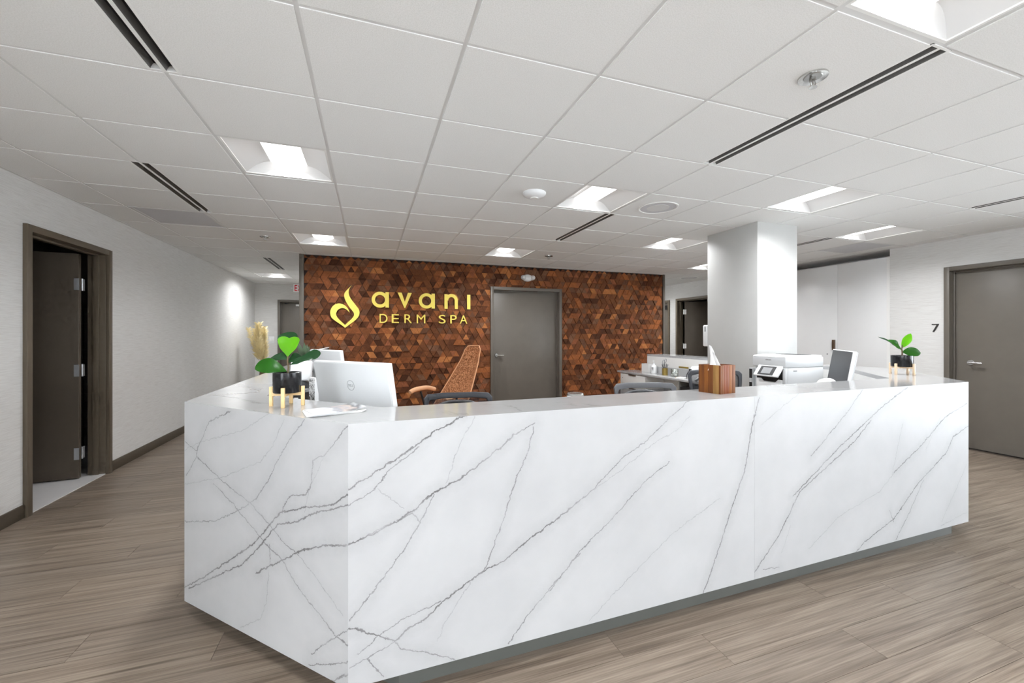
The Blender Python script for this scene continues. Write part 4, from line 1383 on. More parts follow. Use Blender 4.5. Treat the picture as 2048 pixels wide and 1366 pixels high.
# ------------------------------------------------------------------ tall white cabinets in the right wall
t = thing('storage_cabinet', 'tall glossy white storage cabinets built into the right wall', 'cabinet', (XR, 3.655, 0), RR)
G().box(-2.705, 0.0, 0.03, 0.55, 0.0, 2.40).obj('carcass', 'laminate', t)
G().box(-0.035, 0.0, -0.002, 0.03, 0.0, 2.415).obj('filler_strip', 'laminate', t)
for k in range(4):
    xb = -0.037 - k * 0.632 if k else -0.037
    xa = -0.665 - k * 0.632
    xb = -0.037 if k == 0 else -0.665 - (k - 1) * 0.632 - 0.003
    d = G().box(xa, xb, 0.004, 0.028, 0.08, 2.415).obj('door', 'gloss_white', t, bevel=0.0015)
    hx = xa + 0.03 if k % 2 == 0 else xb - 0.03
    if k in (0, 1):
        hx = -0.665 + (0.024 if k == 0 else -0.05)
        if k == 0:
            continue
    G().box(hx - 0.018, hx + 0.018, -0.022, 0.004, 1.125, 1.28).obj('handle', 'handle_brown', d, bevel=0.001)
    G().lathe([(0.0, 0.001), (0.008, 0.001), (0.008, 0.004)], 10, (hx - 0.10, 1.06), 'y').obj('lock', 'black', d)
struct(G().box(XR + 0.14, XR + 0.60, 3.60, 6.42, 0, HW).obj('wall_niche', 'paint', None), 'back of the cabinet niche') if False else None
struct(G().box(XR + 0.56, XR + 0.62, 3.55, 6.45, 0, HW).box(XR + 0.14, XR + 0.56, 3.595, 3.654, 0, HW).box(XR + 0.14, XR + 0.56, 6.361, 6.42, 0, HW).obj('wall_niche', 'paint'), 'walls of the niche that holds the tall cabinets')
struct(G().box(XR, XR + 0.56, 3.656, 6.36, CEIL + 0.0, CEIL + 0.03).obj('ceiling_niche', 'paint'), 'plain ceiling strip above the tall cabinets')


# ================================================================== THINGS ON AND BEHIND THE DESK
CY, SY = math.cos(YAW), math.sin(YAW)


def leaf(parent, base, tip, width, mat, bend=0.15, fold=0.25, side=(0, -1, 0), shape='fiddle', n=10):
    """leaf blade from base to tip; side = where its face looks"""
    base, tip = Vector(base), Vector(tip)
    d = tip - base
    L = d.length
    d.normalize()
    nrm = Vector(side)
    nrm = (nrm - d * nrm.dot(d)).normalized()
    w = d.cross(nrm)

    tabs = {'heart': [(0, 0.87), (8, 0.945), (16, 0.99), (23, 1.0), (30, 0.96), (36, 0.86), (41, 0.70), (45, 0.5), (48, 0.25), (50, 0.03)],
            'fiddle': [(0, 1.0), (8, 0.99), (14, 0.95), (20, 0.87), (25, 0.75), (29, 0.60), (33, 0.42), (37, 0.2), (40, 0.02)]}

    def rad(tab, a):
        for (a0, r0), (a1, r1) in zip(tab, tab[1:]):
            if a <= a1:
                return r0 + (r1 - r0) * (a - a0) / (a1 - a0)
        return tab[-1][1]

    def fn(u, v):
        a = 2 * u - 1
        if shape in tabs:
            tab = tabs[shape]
            th = abs(a) * tab[-1][0]
            r = rad(tab, th)
            mx = max(q[1] * math.sin(math.radians(q[0])) for q in tab)
            along = v * r * math.cos(math.radians(th))
            x = math.copysign(v * r * math.sin(math.radians(th)) / mx * 0.5 * width, a)
            vv = along
        else:
            x = (u - 0.5) * width * math.sin(PI * min(1, v * 0.97 + 0.03)) ** 0.75
            vv = v
        ed = abs(x) / (width * 0.5)
        wav = 0.006 * math.sin(vv * 9 + (3 if u > 0.5 else 0)) * ed * ed
        return base + d * vv * L + w * x + nrm * (fold * ed * ed * width * 0.35 + bend * L * math.sin(vv * PI * 0.6) * 0.35 - bend * L * vv * vv * 0.6 + wav)
    return G().grid(fn, 16, n, 0.0007).obj('leaf', mat, parent, smooth=70)


def potted_plant(label, x, y, pot_r, leg_r, wood, sc=1.0, rz=-YAW):
    t = thing('potted_plant', label, 'plant', (x, y, T), rz, 'potted plants on wooden stands')
    pb, ph = 0.060 * sc, 0.088
    st = G()
    for a in (0, PI / 2):
        ca, sa = math.cos(a), math.sin(a)
        st.move(Matrix.Identity(4))
    b = leg_r - 0.004
    G().box(-b, b, -0.007, 0.007, pb - 0.014, pb).box(-0.007, 0.007, -b, b, pb - 0.0135, pb - 0.0005).obj('cross_bar', wood, t)
    for a in range(4):
        an = a * PI / 2
        g = G().box(leg_r - 0.007, leg_r + 0.007, -0.007, 0.007, 0, pb + 0.026)
        g.move(Matrix.Rotation(an, 4, 'Z'))
        g.obj('leg', wood, t, bevel=0.0012)
    g = G().lathe([(0.0, pb), (pot_r * 0.96, pb), (pot_r, pb + 0.004), (pot_r, pb + ph), (pot_r - 0.004, pb + ph + 0.001), (pot_r - 0.006, pb + ph - 0.002), (pot_r - 0.007, pb + ph - 0.022), (0.0, pb + ph - 0.022)], 40, cap=False)
    g.obj('pot', 'black_gloss', t, smooth=40)
    G().lathe([(pot_r - 0.007, pb + ph - 0.021), (pot_r * 0.5, pb + ph - 0.017), (0.0, pb + ph - 0.014)], 24, cap=False).obj('soil', 'soil', t, smooth=60)
    return t, pb + ph


# left plant
p1, rim = potted_plant('broad-leaved plant with one bright lime leaf in a black pot, near the brochures', -0.343, 2.068, 0.057, 0.064, 'bamboo', rz=-YAW + math.radians(14))
q = bpy.data.objects.new('plant_leaves', None)
bpy.data.objects.remove(q)


def in_cam(parent, pts):
    """points given right / away / up of the viewpoint, turned into the thing's own axes"""
    a = -YAW - parent.rotation_euler.z
    c, s = math.cos(a), math.sin(a)
    return [(p[0] * c - p[1] * s, p[0] * s + p[1] * c, p[2]) for p in pts]


def cleaf(parent, base, tip, width, mat, side, **kw):
    b, tp, sd = in_cam(parent, (base, tip, side))
    return leaf(parent, b, tp, width, mat, side=sd, **kw)


G().tube(in_cam(p1, [(0.0, 0, 0.125), (0.004, 0.004, 0.17), (0.001, 0.0, 0.20), (0.006, -0.004, 0.228)]), [0.0045, 0.004, 0.0035, 0.003], 8).obj('stem', 'stem', p1, smooth=60)
cleaf(p1, (0.006, -0.008, 0.218), (0.008, 0.004, 0.312), 0.098, 'leaf_lime', (0, -1, 0.15), shape='heart', bend=0.05, fold=0.1)
cleaf(p1, (0.002, 0.010, 0.215), (-0.022, 0.045, 0.330), 0.086, 'leaf_dark', (0.15, -1, 0.3), bend=0.25, fold=0.2)
cleaf(p1, (-0.002, 0.004, 0.205), (-0.082, 0.030, 0.222), 0.060, 'leaf_dark', (0.1, -0.62, 0.78), bend=0.2, fold=0.15)
cleaf(p1, (0.008, 0.006, 0.180), (0.136, 0.022, 0.236), 0.066, 'leaf_dark', (-0.15, -0.66, 0.74), bend=0.15, fold=0.15)
cleaf(p1, (0.002, -0.004, 0.152), (-0.124, -0.028, 0.190), 0.074, 'leaf_green', (-0.15, -0.80, 0.60), bend=0.45, fold=0.2)
cleaf(p1, (0.004, 0.004, 0.19), (0.030, 0.05, 0.225), 0.045, 'leaf_dark', (0.2, -0.8, 0.6), bend=0.1)
# right plant
p2, rim = potted_plant('small three-leaved plant in a black pot at the right end of the desk', 4.02, 2.118, 0.068, 0.077, 'pine', 1.04, rz=-YAW + math.radians(20))
G().tube(in_cam(p2, [(0.0, 0, 0.13), (0.003, 0.0, 0.175), (-0.002, 0.0, 0.20), (0.004, 0, 0.235)]), [0.006, 0.0055, 0.005, 0.003], 8).obj('stem', 'stem', p2, smooth=60)
cleaf(p2, (0.002, 0.0, 0.215), (0.084, 0.01, 0.328), 0.055, 'leaf_lime', (-0.4, -0.85, 0.3), shape='oval', bend=0.1)
cleaf(p2, (-0.006, -0.005, 0.190), (-0.122, -0.02, 0.278), 0.076, 'leaf_green', (0.3, -0.8, 0.55), shape='oval', bend=0.25)
cleaf(p2, (0.004, -0.004, 0.178), (0.140, -0.02, 0.176), 0.080, 'leaf_green', (0.0, -0.93, 0.36), shape='oval', bend=0.3)
cleaf(p2, (-0.004, 0.012, 0.205), (-0.135, 0.06, 0.305), 0.060, 'leaf_dark', (0.45, -0.10, 0.88), shape='oval', bend=0.15)

# ------------------------------------------------------------------ monitors
def monitor(label, x, y, zt, rz, w=0.537, h=0.325, tilt=12, back=True):
    """screen looks along local +y; its back faces local -y; top edge centre at x, y, zt"""
    t = thing('computer_monitor', label, 'monitor', (x, y, WTOP), rz, 'white computer monitors behind the desk')
    H = zt - WTOP
    Mx = Matrix.Translation((0, 0, H)) @ Matrix.Rotation(math.radians(tilt), 4, 'X')
    G().box(-w / 2, w / 2, -0.012, 0.012, -h, 0).move(Mx).obj('housing', 'white_plastic', t, bevel=0.004)
    G().box(-w / 2 + 0.004, w / 2 - 0.004, -0.020, -0.0115, -h + 0.004, -0.004).move(Mx).obj('back_cover', 'grey_plastic', t, bevel=0.005)
    G().box(-w / 2 + 0.007, w / 2 - 0.007, 0.0115, 0.0128, -h + 0.02, -0.007).move(Mx).obj('screen', 'screen', t)
    cz = -0.115
    g = G().ring_prism([(0.026 * math.cos(a * PI / 16), cz + 0.026 * math.sin(a * PI / 16)) for a in range(32)], [(0.0238 * math.cos(a * PI / 16), cz + 0.0238 * math.sin(a * PI / 16)) for a in range(32)], -0.0206, -0.0198)
    g.move(Mx).obj('logo_ring', 'logo_grey', t)
    me = text_mesh('DELL', 0.036, 0.0125, 0.0006)
    me.transform(Mx @ Matrix.Translation((-0.018, -0.020, cz - 0.006)))
    link('logo_letters', me, 'logo_grey', t)
    ny = -0.045
    G().box(-0.035, 0.035, ny - 0.012, ny + 0.012, 0.01, H - h * 0.8).obj('stand_neck', 'grey_plastic', t, bevel=0.004)
    G().box(-0.12, 0.12, ny - 0.06, ny + 0.12, 0.0, 0.012).obj('stand_base', 'grey_plastic', t, bevel=0.004)
    return t


# local +y = where the screen looks
def face(nx, ny):
    return math.atan2(-nx, ny)


monitor('large white monitor seen from behind at the left desk corner', -0.085, 2.195, 1.222, face(0.747, 0.666), tilt=10)
monitor('smaller-looking white monitor back rising behind the large one', -0.36, 4.02, 1.222, face(0.845, 0.535), tilt=8)
monitor('third monitor whose dark corner peeks above the second monitor', -0.425, 4.57, 1.222, face(1.0, -0.05), w=0.50, tilt=3)
monitor('white monitor with dark screen beside the printer', 3.565, 2.255, 1.232, face(-0.707, 0.707), w=0.58, tilt=9)

# ------------------------------------------------------------------ printer
t = thing('printer', 'white office printer with tilted touch panel in front of the pillar', 'printer', (3.605, 2.777, WTOP), RR)
# local x -> -Y (right along the front), local y -> +X (depth); front at y = 0, near corner at x = 0
PWd, PD, PH = 0.345, 0.495, 0.405
G().box(-PWd, 0, 0.03, PD, 0.02, 0.29).obj('body', 'grey_plastic', t, bevel=0.006)
G().box(-0.03, 0.0, 0.0, 0.03, 0.02, 0.29).obj('side_column', 'grey_plastic', t, bevel=0.004)
G().box(-PWd, 0, 0.0, PD, 0.292, 0.385).obj('scanner_unit', 'grey_plastic', t, bevel=0.006)
G().prism([(0.0, 0.386), (PD - 0.02, 0.386), (PD - 0.02, 0.402), (0.16, 0.406), (0.02, 0.398)], -PWd + 0.004, -0.004, 'yz').obj('feeder_lid', 'white_plastic', t, bevel=0.003)
G().box(-PWd * 0.75, -0.02, 0.20, 0.36, 0.4055, 0.408).obj('feeder_slot', 'black', t)
G().prism([(0.24, 0.383), (0.40, 0.383), (0.39, 0.404), (0.30, 0.404)], -0.0005, 0.0015, 'yz').obj('tray_cut', 'white_plastic', t)
# touch panel
Mx = Matrix.Translation((-0.140, 0.012, 0.295)) @ Matrix.Rotation(math.radians(-38), 4, 'X')
pn = G().box(-0.135, 0.118, -0.018, 0.0, -0.12, 0.0).move(Mx).obj('control_panel', 'white_plastic', t, bevel=0.004)
G().box(-0.095, 0.065, -0.0195, -0.0178, -0.112, -0.012).move(Mx).obj('panel_glass', 'black', pn)
G().box(-0.065, 0.03, -0.0205, -0.0193, -0.095, -0.028).move(Mx).obj('panel_screen', 'mid_grey', pn)
G().box(-0.30, -0.031, 0.004, 0.03, 0.155, 0.285).obj('output_bay', 'black', t)
G().prism([(-0.30, 0.02), (-0.031, 0.02), (-0.031, 0.175), (-0.07, 0.178), (-0.10, 0.150), (-0.22, 0.150), (-0.25, 0.178), (-0.30, 0.175)], -0.004, 0.03, 'xz').obj('paper_drawer', 'white_plastic', t, bevel=0.002)
G().box(-0.22, -0.13, -0.0055, -0.0035, 0.07, 0.088).obj('drawer_grip', 'mid_grey', t)
G().box(-0.295, -0.033, -0.0052, -0.0038, 0.055, 0.0575).obj('drawer_seam', 'black', t)
ink = G().box(-0.385, -0.345, 0.0, 0.20, 0.02, 0.265).obj('ink_tank', 'grey_plastic', t, bevel=0.003)
G().box(-0.381, -0.349, -0.003, 0.001, 0.025, 0.258).obj('tank_window', 'black', ink)
for k in range(4):
    G().box(-0.378 + k * 0.0075, -0.3735 + k * 0.0075, -0.0045, -0.0025, 0.125, 0.165).obj('ink_level', 'white_plastic', ink)
me = text_mesh('EPSON', 0.055, 0.0115, 0.0012)
link('brand_letters', me, 'number_black', t, (-0.20, 0.0005, 0.352))
G().box(0.0, 0.0015, 0.10, 0.145, 0.255, 0.265).obj('side_grip', 'mid_grey', t)
for a in (-0.31, -0.04):
    for b in (0.06, 0.45):
        G().lathe([(0.014, 0.0), (0.014, 0.021)], 8, (a, b)).obj('foot', 'black', t)

# ------------------------------------------------------------------ tissue box
t = thing('tissue_box', 'wooden tissue box cover with a white tissue standing on the desk', 'tissue box', (1.752, 1.711, T), math.atan2(1.735 - 1.711, 1.88 - 1.752))
# local x along the right face, local y along the left face (away)
S, Hb = 0.130, 0.152
strip = [(0.0, 0.012, 'ac2'), (0.012, 0.030, 'ac2'), (0.030, 0.052, 'ac3'), (0.052, 0.078, 'ac3'), (0.078, 0.100, 'ac1'), (0.100, S, 'ac2')]
for a, b, m in strip:
    G().box(a + 0.0002, b - 0.0002, 0.0, 0.010, 0, Hb).obj('strip', m, t, bevel=0.0006)
strip = [(0.010, 0.044, 'ac4'), (0.044, 0.074, 'ac2'), (0.074, 0.096, 'ac1'), (0.096, 0.114, 'ac2'), (0.114, S - 0.010, 'ac1')]
for a, b, m in strip:
    G().box(0.0, 0.010, a + 0.0002, b - 0.0002, 0, Hb).obj('strip', m, t, bevel=0.0006)
G().box(0, S, S - 0.010, S, 0, Hb).obj('back_board', 'ac2', t)
G().box(S - 0.010, S, 0.010, S - 0.010, 0, Hb).obj('side_board', 'ac3', t)
g = G().ring_prism(rrect(S - 0.004, S - 0.004, 0.003, 8, S / 2, S / 2), [(S / 2 + 0.042 * math.cos(a), S / 2 + 0.028 * math.sin(a)) for a in [PI / 2 * (q // 9) + (PI / 2) * (q % 9) / 8 * 0.999 for q in range(36)]], Hb - 0.012, Hb - 0.004, 'xy')
g.obj('lid', 'ac2', t)


def tissue_fn(u, v):
    a = (u - 0.5) * 2.0
    w = 0.050 * (1 - 0.70 * v) + 0.006
    x = S / 2 - 0.012 - 0.045 * v ** 1.2 + a * w * 1.0 + 0.004 * math.sin(7 * v + 3 * u)
    y = S / 2 + 0.020 * math.sin(a * 4.2 + v * 2) * (1 - 0.5 * v) + a * 0.01
    z = Hb - 0.03 + v * (0.137 - 0.020 * abs(a + 0.25) ** 1.5 - 0.012 * (u > 0.8)) 
    return (x, y, z)


G().grid(tissue_fn, 18, 14, 0.0006).obj('tissue', 'tissue', t, smooth=80)

# ------------------------------------------------------------------ brochures
BM = ((-0.277, 1.834), (-0.205, 1.705), (-0.028, 1.771), (-0.070, 1.975))


def brochure(label, dx, dy, ang, z, mat, curl=0.0):
    t = thing('brochure', label, 'brochure', (-0.13 + dx, 1.835 + dy, z), ang, 'brochures fanned on the desk')
    w, h = 0.205, 0.150
    def fn(u, v):
        return ((u - 0.5) * w, (v - 0.5) * h, 0.0020 + (curl * max(0.0, u - 0.6) ** 2 if curl else 0.0))
    G().slab(fn, 12, 2, 0.0007).obj('cover', mat, t, smooth=60)
    G().slab(lambda u, v: ((u - 0.5) * w * 0.99, (v - 0.5) * h * 0.985, fn(u, v)[2] - 0.0008), 12, 2, 0.0011).obj('pages', 'paper', t, smooth=60)


for k in range(5):
    brochure(('bottom', 'second lowest', 'middle', 'second highest')[k] + ' brochure edge in the fanned pile on the desk' if k < 4 else 'top glossy brochure with grey photo print on the desk', -0.012 + 0.0035 * k, 0.006 - 0.002 * k, math.radians(14 + 2.2 * k), T + 0.0004 + 0.0024 * k, 'magazine' if k == 4 else 'paper', 0.05 if k == 4 else 0.0)

# ------------------------------------------------------------------ tumbler, card terminal, sign holder
t = thing('tumbler', 'white tumbler with clear silver-rimmed lid behind the ledge', 'tumbler', (1.07, 2.04, WTOP))
G().lathe([(0.0, 0.0), (0.032, 0.0), (0.034, 0.004), (0.0445, 0.20), (0.0455, 0.262), (0.043, 0.262), (0.043, 0.25), (0.0, 0.25)], 28, cap=False).obj('cup', 'white_plastic', t, smooth=40)
G().lathe([(0.0455, 0.262), (0.0465, 0.264), (0.0465, 0.272), (0.043, 0.276), (0.0, 0.274)], 28, cap=False).obj('lid', 'chrome', t, smooth=40)
t = thing('card_terminal', 'white card terminal on a black stand behind the left plant', 'card terminal', (-0.385, 2.80, WTOP), -YAW + 0.2)
G().box(-0.05, 0.05, -0.05, 0.06, 0.0, 0.02).obj('base', 'black', t, bevel=0.005)
G().prism([(-0.045, 0.02), (0.04, 0.02), (0.045, 0.30), (0.0, 0.33), (-0.04, 0.31)], -0.03, 0.03, 'xz').obj('stand', 'black', t, bevel=0.006)
Mx = Matrix.Translation((0, -0.02, 0.37)) @ Matrix.Rotation(math.radians(-16), 4, 'X')
hd = G().prism([(-0.055, -0.055), (0.040, -0.050), (0.058, -0.025), (0.063, 0.062), (0.055, 0.068), (-0.055, 0.058)], -0.02, 0.022, 'xz').move(Mx).obj('head', 'white_plastic', t, bevel=0.006)
G().box(-0.048, 0.05, 0.022, 0.024, -0.04, 0.05).move(Mx).obj('keypad', 'black', hd)
t = thing('sign_holder', 'acrylic sign holder with black and white print beside the big monitor', 'sign holder', (-0.292, 2.56, WTOP), -YAW - 0.75)
G().box(-0.04, 0.04, -0.010, 0.010, 0.012, 0.355).obj('panel', 'white_plastic', t)
G().box(-0.036, 0.036, -0.0108, -0.0100, 0.12, 0.345).obj('print_sheet', 'print', t)
G().box(-0.045, 0.045, -0.03, 0.04, 0.0, 0.012).obj('foot', 'white_plastic', t)
t = thing('product_pack', 'small dark printed pack on the desk behind the left plant', 'package', (-0.362, 2.62, WTOP), -YAW)
G().box(-0.035, 0.03, -0.03, 0.03, 0.0, 0.285).obj('carton', 'black', t, bevel=0.001)
for zz in (0.10, 0.16, 0.20, 0.235):
    G().box(-0.025, 0.02 - zz * 0.1, -0.0312, -0.03, zz, zz + 0.007).obj('print_line', 'paper', t)
G().box(-0.036, 0.031, -0.031, 0.031, 0.27, 0.286).obj('lid_band', 'mid_grey', t)
# trailing plant behind the leaves
t = thing('small_plant', 'small pale variegated plant far down the left desk wing', 'plant', (-0.60, 4.55, T))
G().lathe([(0.0, 0.0), (0.045, 0.0), (0.055, 0.085), (0.05, 0.085), (0.048, 0.07), (0.0, 0.07)], 20, cap=False).obj('pot', 'black_gloss', t, smooth=40)
for k in range(16):
    a = k * 2.4
    r = 0.03 + 0.055 * ((k * 7) % 5) / 5
    leaf(t, (0.01 * math.cos(a), 0.01 * math.sin(a), 0.07), (r * math.cos(a), r * math.sin(a), 0.13 + 0.13 * ((k * 3) % 7) / 7), 0.035, 'leaf_pale', side=(0.2, -0.8, 0.5), shape='oval', n=5)

# ------------------------------------------------------------------ office chairs
def lerp3(pts, n):
    """smooth curve through points"""
    out = []
    P = [Vector(p) for p in pts]
    for i in range(len(P) - 1):
        p0, p1, p2, p3 = P[max(i - 1, 0)], P[i], P[i + 1], P[min(i + 2, len(P) - 1)]
        for k in range(n):
            t = k / n
            out.append(0.5 * ((2 * p1) + (p2 - p0) * t + (2 * p0 - 5 * p1 + 4 * p2 - p3) * t * t + (3 * p1 - p0 - 3 * p2 + p3) * t ** 3))
    out.append(P[-1])
    return out


def task_chair(label, x, y, rz, zt, frame='chair_frame'):
    """mesh-back office chair; the sitter looks along local -y, the back is at local +y"""
    t = thing('office_chair', label, 'chair', (x, y, 0), rz, 'mesh-back office chairs behind the desk')
    def bk(xx, z):
        s = (z - 0.52) / (zt - 0.52)
        return (xx, 0.24 + 0.06 * s - 0.05 * (xx / 0.24) ** 2 * (-1) * 0 - 0.035 * (1 - (xx / 0.25) ** 2) * -1 * 0.6, z)
    wt_, wb_ = 0.245, 0.19
    o = [(-wb_, 0.56), (-wb_ - 0.02, 0.66), (-wt_ + 0.006, zt - 0.10), (-wt_, zt - 0.035), (-wt_ + 0.025, zt - 0.006), (-0.12, zt), (0.12, zt), (wt_ - 0.025, zt - 0.006), (wt_, zt - 0.035), (wt_ - 0.006, zt - 0.10), (wb_ + 0.02, 0.66), (wb_, 0.56)]
    i_ = [(-wb_ + 0.03, 0.585), (-wb_ + 0.012, 0.66), (-wt_ + 0.035, zt - 0.12), (-wt_ + 0.034, zt - 0.065), (-wt_ + 0.045, zt - 0.048), (-0.12, zt - 0.040), (0.12, zt - 0.040), (wt_ - 0.045, zt - 0.048), (wt_ - 0.034, zt - 0.065), (wt_ - 0.035, zt - 0.12), (wb_ - 0.012, 0.66), (wb_ - 0.03, 0.585)]
    g = G().ring_prism(o, i_, 0.225, 0.25)
    for v in g.bm.verts:
        s = (v.co.z - 0.5)
        v.co.y += 0.16 * s - 0.45 * v.co.x ** 2 + 0.03
    g.obj('back_frame', frame, t, bevel=0.006)
    g = G().grid(lambda u, v: ((u - 0.5) * 2 * (wb_ + (wt_ - wb_ - 0.02) * v), 0.0, 0.575 + v * (zt - 0.045 - 0.575)), 10, 10)
    for v in g.bm.verts:
        s = (v.co.z - 0.5)
        v.co.y += 0.236 + 0.16 * s - 0.45 * v.co.x ** 2 + 0.03
    g.obj('back_mesh', 'mesh', t, smooth=80)
    zl = zt - 0.075
    pts = []
    for k in range(13):
        xx = -0.16 + 0.32 * k / 12
        z = zl - 0.03 * (abs(xx) / 0.16) ** 3
        pts.append((xx, 0.285 + 0.16 * (z - 0.5) + 0.05 * (1 - (xx / 0.16) ** 2), z))
    G().tube(pts, 0.013, 8).obj('lumbar_bar', 'silver', t, smooth=60)
    G().tube([(0, 0.37, zl - 0.01), (0, 0.36, 0.70), (0, 0.30, 0.48), (0, 0.10, 0.40)], [0.018, 0.022, 0.026, 0.026], 10).obj('spine', frame, t, smooth=60)
    G().prism(rrect(0.48, 0.47, 0.09, 6), 0.43, 0.50).obj('seat', 'chair_seat', t, bevel=0.025, seg=3)
    for sx in (-1, 1):
        G().tube(lerp3([(sx * 0.22, 0.05, 0.42), (sx * 0.29, 0.05, 0.44), (sx * 0.30, 0.06, 0.52), (sx * 0.29, 0.04, 0.655)], 5), 0.014, 8).obj('arm_post', frame, t, smooth=60)
        G().prism(rrect(0.075, 0.25, 0.03, 5, sx * 0.29, 0.02), 0.655, 0.685).obj('arm_pad', 'black', t, bevel=0.008)
    G().lathe([(0.03, 0.10), (0.03, 0.26), (0.018, 0.26), (0.018, 0.43)], 14).obj('gas_lift', 'black', t, smooth=40)
    for k in range(5):
        a = 2 * PI * k / 5 + 0.3
        c, s = math.cos(a), math.sin(a)
        G().tube([(0.02 * c, 0.02 * s, 0.115), (0.30 * c, 0.30 * s, 0.075)], [0.028, 0.018], 8).obj('base_spoke', 'black', t, smooth=60)
        w = G().lathe([(0.0, -0.022), (0.027, -0.022), (0.028, 0.0), (0.027, 0.022), (0.0, 0.022)], 14, (0, 0), 'y')
        w.move(Matrix.Translation((0.30 * c, 0.30 * s, 0.0285)) @ Matrix.Rotation(a + 0.6, 4, 'Z')).tube([(0.30 * c, 0.30 * s, 0.03), (0.30 * c, 0.30 * s, 0.08)], 0.008, 6)
        w.obj('caster', 'black', t, smooth=40)
    return t


task_chair('dark mesh-back office chair in front of the tan armchair', 0.575, 2.64, -YAW + 0.22, 0.938)
task_chair('grey mesh-back office chair with silver lumbar bar left of the tissue box', 1.91, 2.345, -YAW + 0.10, 0.99, 'chair_frame_grey')
task_chair('black mesh-back office chair half hidden behind the tissue box', 2.91, 2.73, -YAW - 0.05, 1.03)

# tan high-back armchair facing left
t = thing('armchair', 'tan woven high-back swivel armchair by the wooden wall', 'chair', (0.86, 4.85, 0), -YAW + 0.95)
# local -x = where the sitter looks, local x = back


def shell(u, v):
    z = 0.46 + v * 0.755
    w = 0.265 - 0.135 * min(1, v * 1.15) ** 1.1 + 0.012 * max(0.0, v - 0.7)
    if v > 0.9:
        w *= math.sqrt(max(0.0, 1 - ((v - 0.9) / 0.1) ** 2 * 0.55))
    a = (u - 0.5) * 2
    x = 0.10 + 0.46 * v ** 0.9 - 0.14 * max(0.0, v - 0.75) - 0.10 * a * a * (1 - v * 0.6)
    return (x, a * w, z)


g = G().grid(shell, 14, 22, 0.055)
g.obj('back_shell', 'tan', t, smooth=80)
rimp = [shell(0, k / 16) for k in range(17)] + [shell(k / 8, 1.0) for k in range(1, 8)] + [shell(1, 1 - k / 16) for k in range(17)]
G().tube(rimp, 0.008, 8).obj('piping', 'tan_piping', t, smooth=60)
G().tube([shell(k / 10, 0.66) for k in range(11)], 0.004, 6).obj('headrest_seam', 'tan_piping', t, smooth=60)
G().prism(rrect(0.50, 0.48, 0.12, 6, -0.06, 0), 0.40, 0.50).obj('seat', 'tan', t, bevel=0.03, seg=3)
for sy in (-1, 1):
    G().tube(lerp3([(-0.30, sy * 0.29, 0.670 + 0.02 * sy), (-0.22, sy * 0.29, 0.695 + 0.02 * sy), (-0.05, sy * 0.28, 0.702 + 0.02 * sy), (0.07, sy * 0.26, 0.670 + 0.02 * sy)], 5), [0.022] + [0.026] * 14 + [0.020], 10).obj('arm_pad', 'tan_arm', t, smooth=60)
    G().tube([(-0.14, sy * 0.285, 0.685), (-0.09, sy * 0.27, 0.50), (-0.02, sy * 0.2, 0.40)], 0.012, 8).obj('arm_post', 'black', t, smooth=60)
G().lathe([(0.035, 0.05), (0.03, 0.20), (0.022, 0.22), (0.022, 0.41)], 14, (-0.04, 0)).obj('gas_lift', 'black', t, smooth=40)
for k in range(4):
    a = PI / 4 + k * PI / 2
    G().tube([(-0.04, 0, 0.08), (-0.04 + 0.30 * math.cos(a), 0.30 * math.sin(a), 0.016)], [0.025, 0.014], 8).obj('base_spoke', 'black', t, smooth=60)

# ------------------------------------------------------------------ things on the station beyond the pillar
t = thing('pump_bottle', 'white pump bottle with dark print on the rear worktop', 'bottle', (4.20, 5.40, WTOP), 0.4)
G().lathe([(0.0, 0.0), (0.042, 0.0), (0.044, 0.006), (0.044, 0.10), (0.03, 0.125), (0.014, 0.135), (0.014, 0.15), (0.0, 0.15)], 22, cap=False).obj('body', 'white_plastic', t, smooth=40)
G().lathe([(0.005, 0.15), (0.005, 0.185)], 8).box(-0.035, 0.01, -0.006, 0.006, 0.182, 0.192).obj('pump', 'white_plastic', t)
for k in range(3):
    G().box(-0.0462, -0.0442, -0.018, 0.012, 0.085 - k * 0.018, 0.092 - k * 0.018).obj('print_line', 'number_black', t)
t = thing('pencil_cup', 'mesh pencil cup holding pens and scissors on the rear worktop', 'pencil cup', (4.14, 5.07, WTOP))
G().lathe([(0.0, 0.0), (0.040, 0.0), (0.040, 0.105), (0.037, 0.105), (0.037, 0.004), (0.0, 0.004)], 20, cap=False).obj('cup', 'yellow_brown', t, smooth=40)
for k in range(7):
    a = k * 0.9
    G().tube([(0.012 * math.cos(a), 0.012 * math.sin(a), 0.006), (0.045 * math.cos(a), 0.045 * math.sin(a), 0.16 + 0.006 * (k % 3))], 0.0045, 6).obj('pen', ('mid_grey', 'chair_frame', 'number_black')[k % 3], t)
t2 = thing('scissors', 'grey scissors standing in the pencil cup', 'scissors', (4.12, 5.09, WTOP + 0.006), 0.4)
Mx = Matrix.Rotation(math.radians(12), 4, 'X') @ Matrix.Rotation(math.radians(-10), 4, 'Y')
for sx in (-1, 1):
    cxs = sx * 0.030
    g = G().tube([(cxs + 0.026 * math.cos(a * PI / 8), 0.002 * sx, 0.205 + 0.034 * math.sin(a * PI / 8)) for a in range(16)], 0.0045, 6, closed=True)
    g.move(Mx).obj('handle_loop', 'mid_grey', t2, smooth=60)
    G().prism([(sx * 0.018 - 0.006, 0.175), (sx * 0.018 + 0.006, 0.175), (-sx * 0.006 + 0.006, 0.10), (-sx * 0.004, 0.0), (-sx * 0.006 - 0.006, 0.10)], 0.002 * sx - 0.001, 0.002 * sx + 0.001, 'xz').move(Mx).obj('blade', 'steel', t2)
t = thing('glass_jar', 'clear glass jar with white cotton on the rear worktop', 'jar', (4.11, 4.83, WTOP))
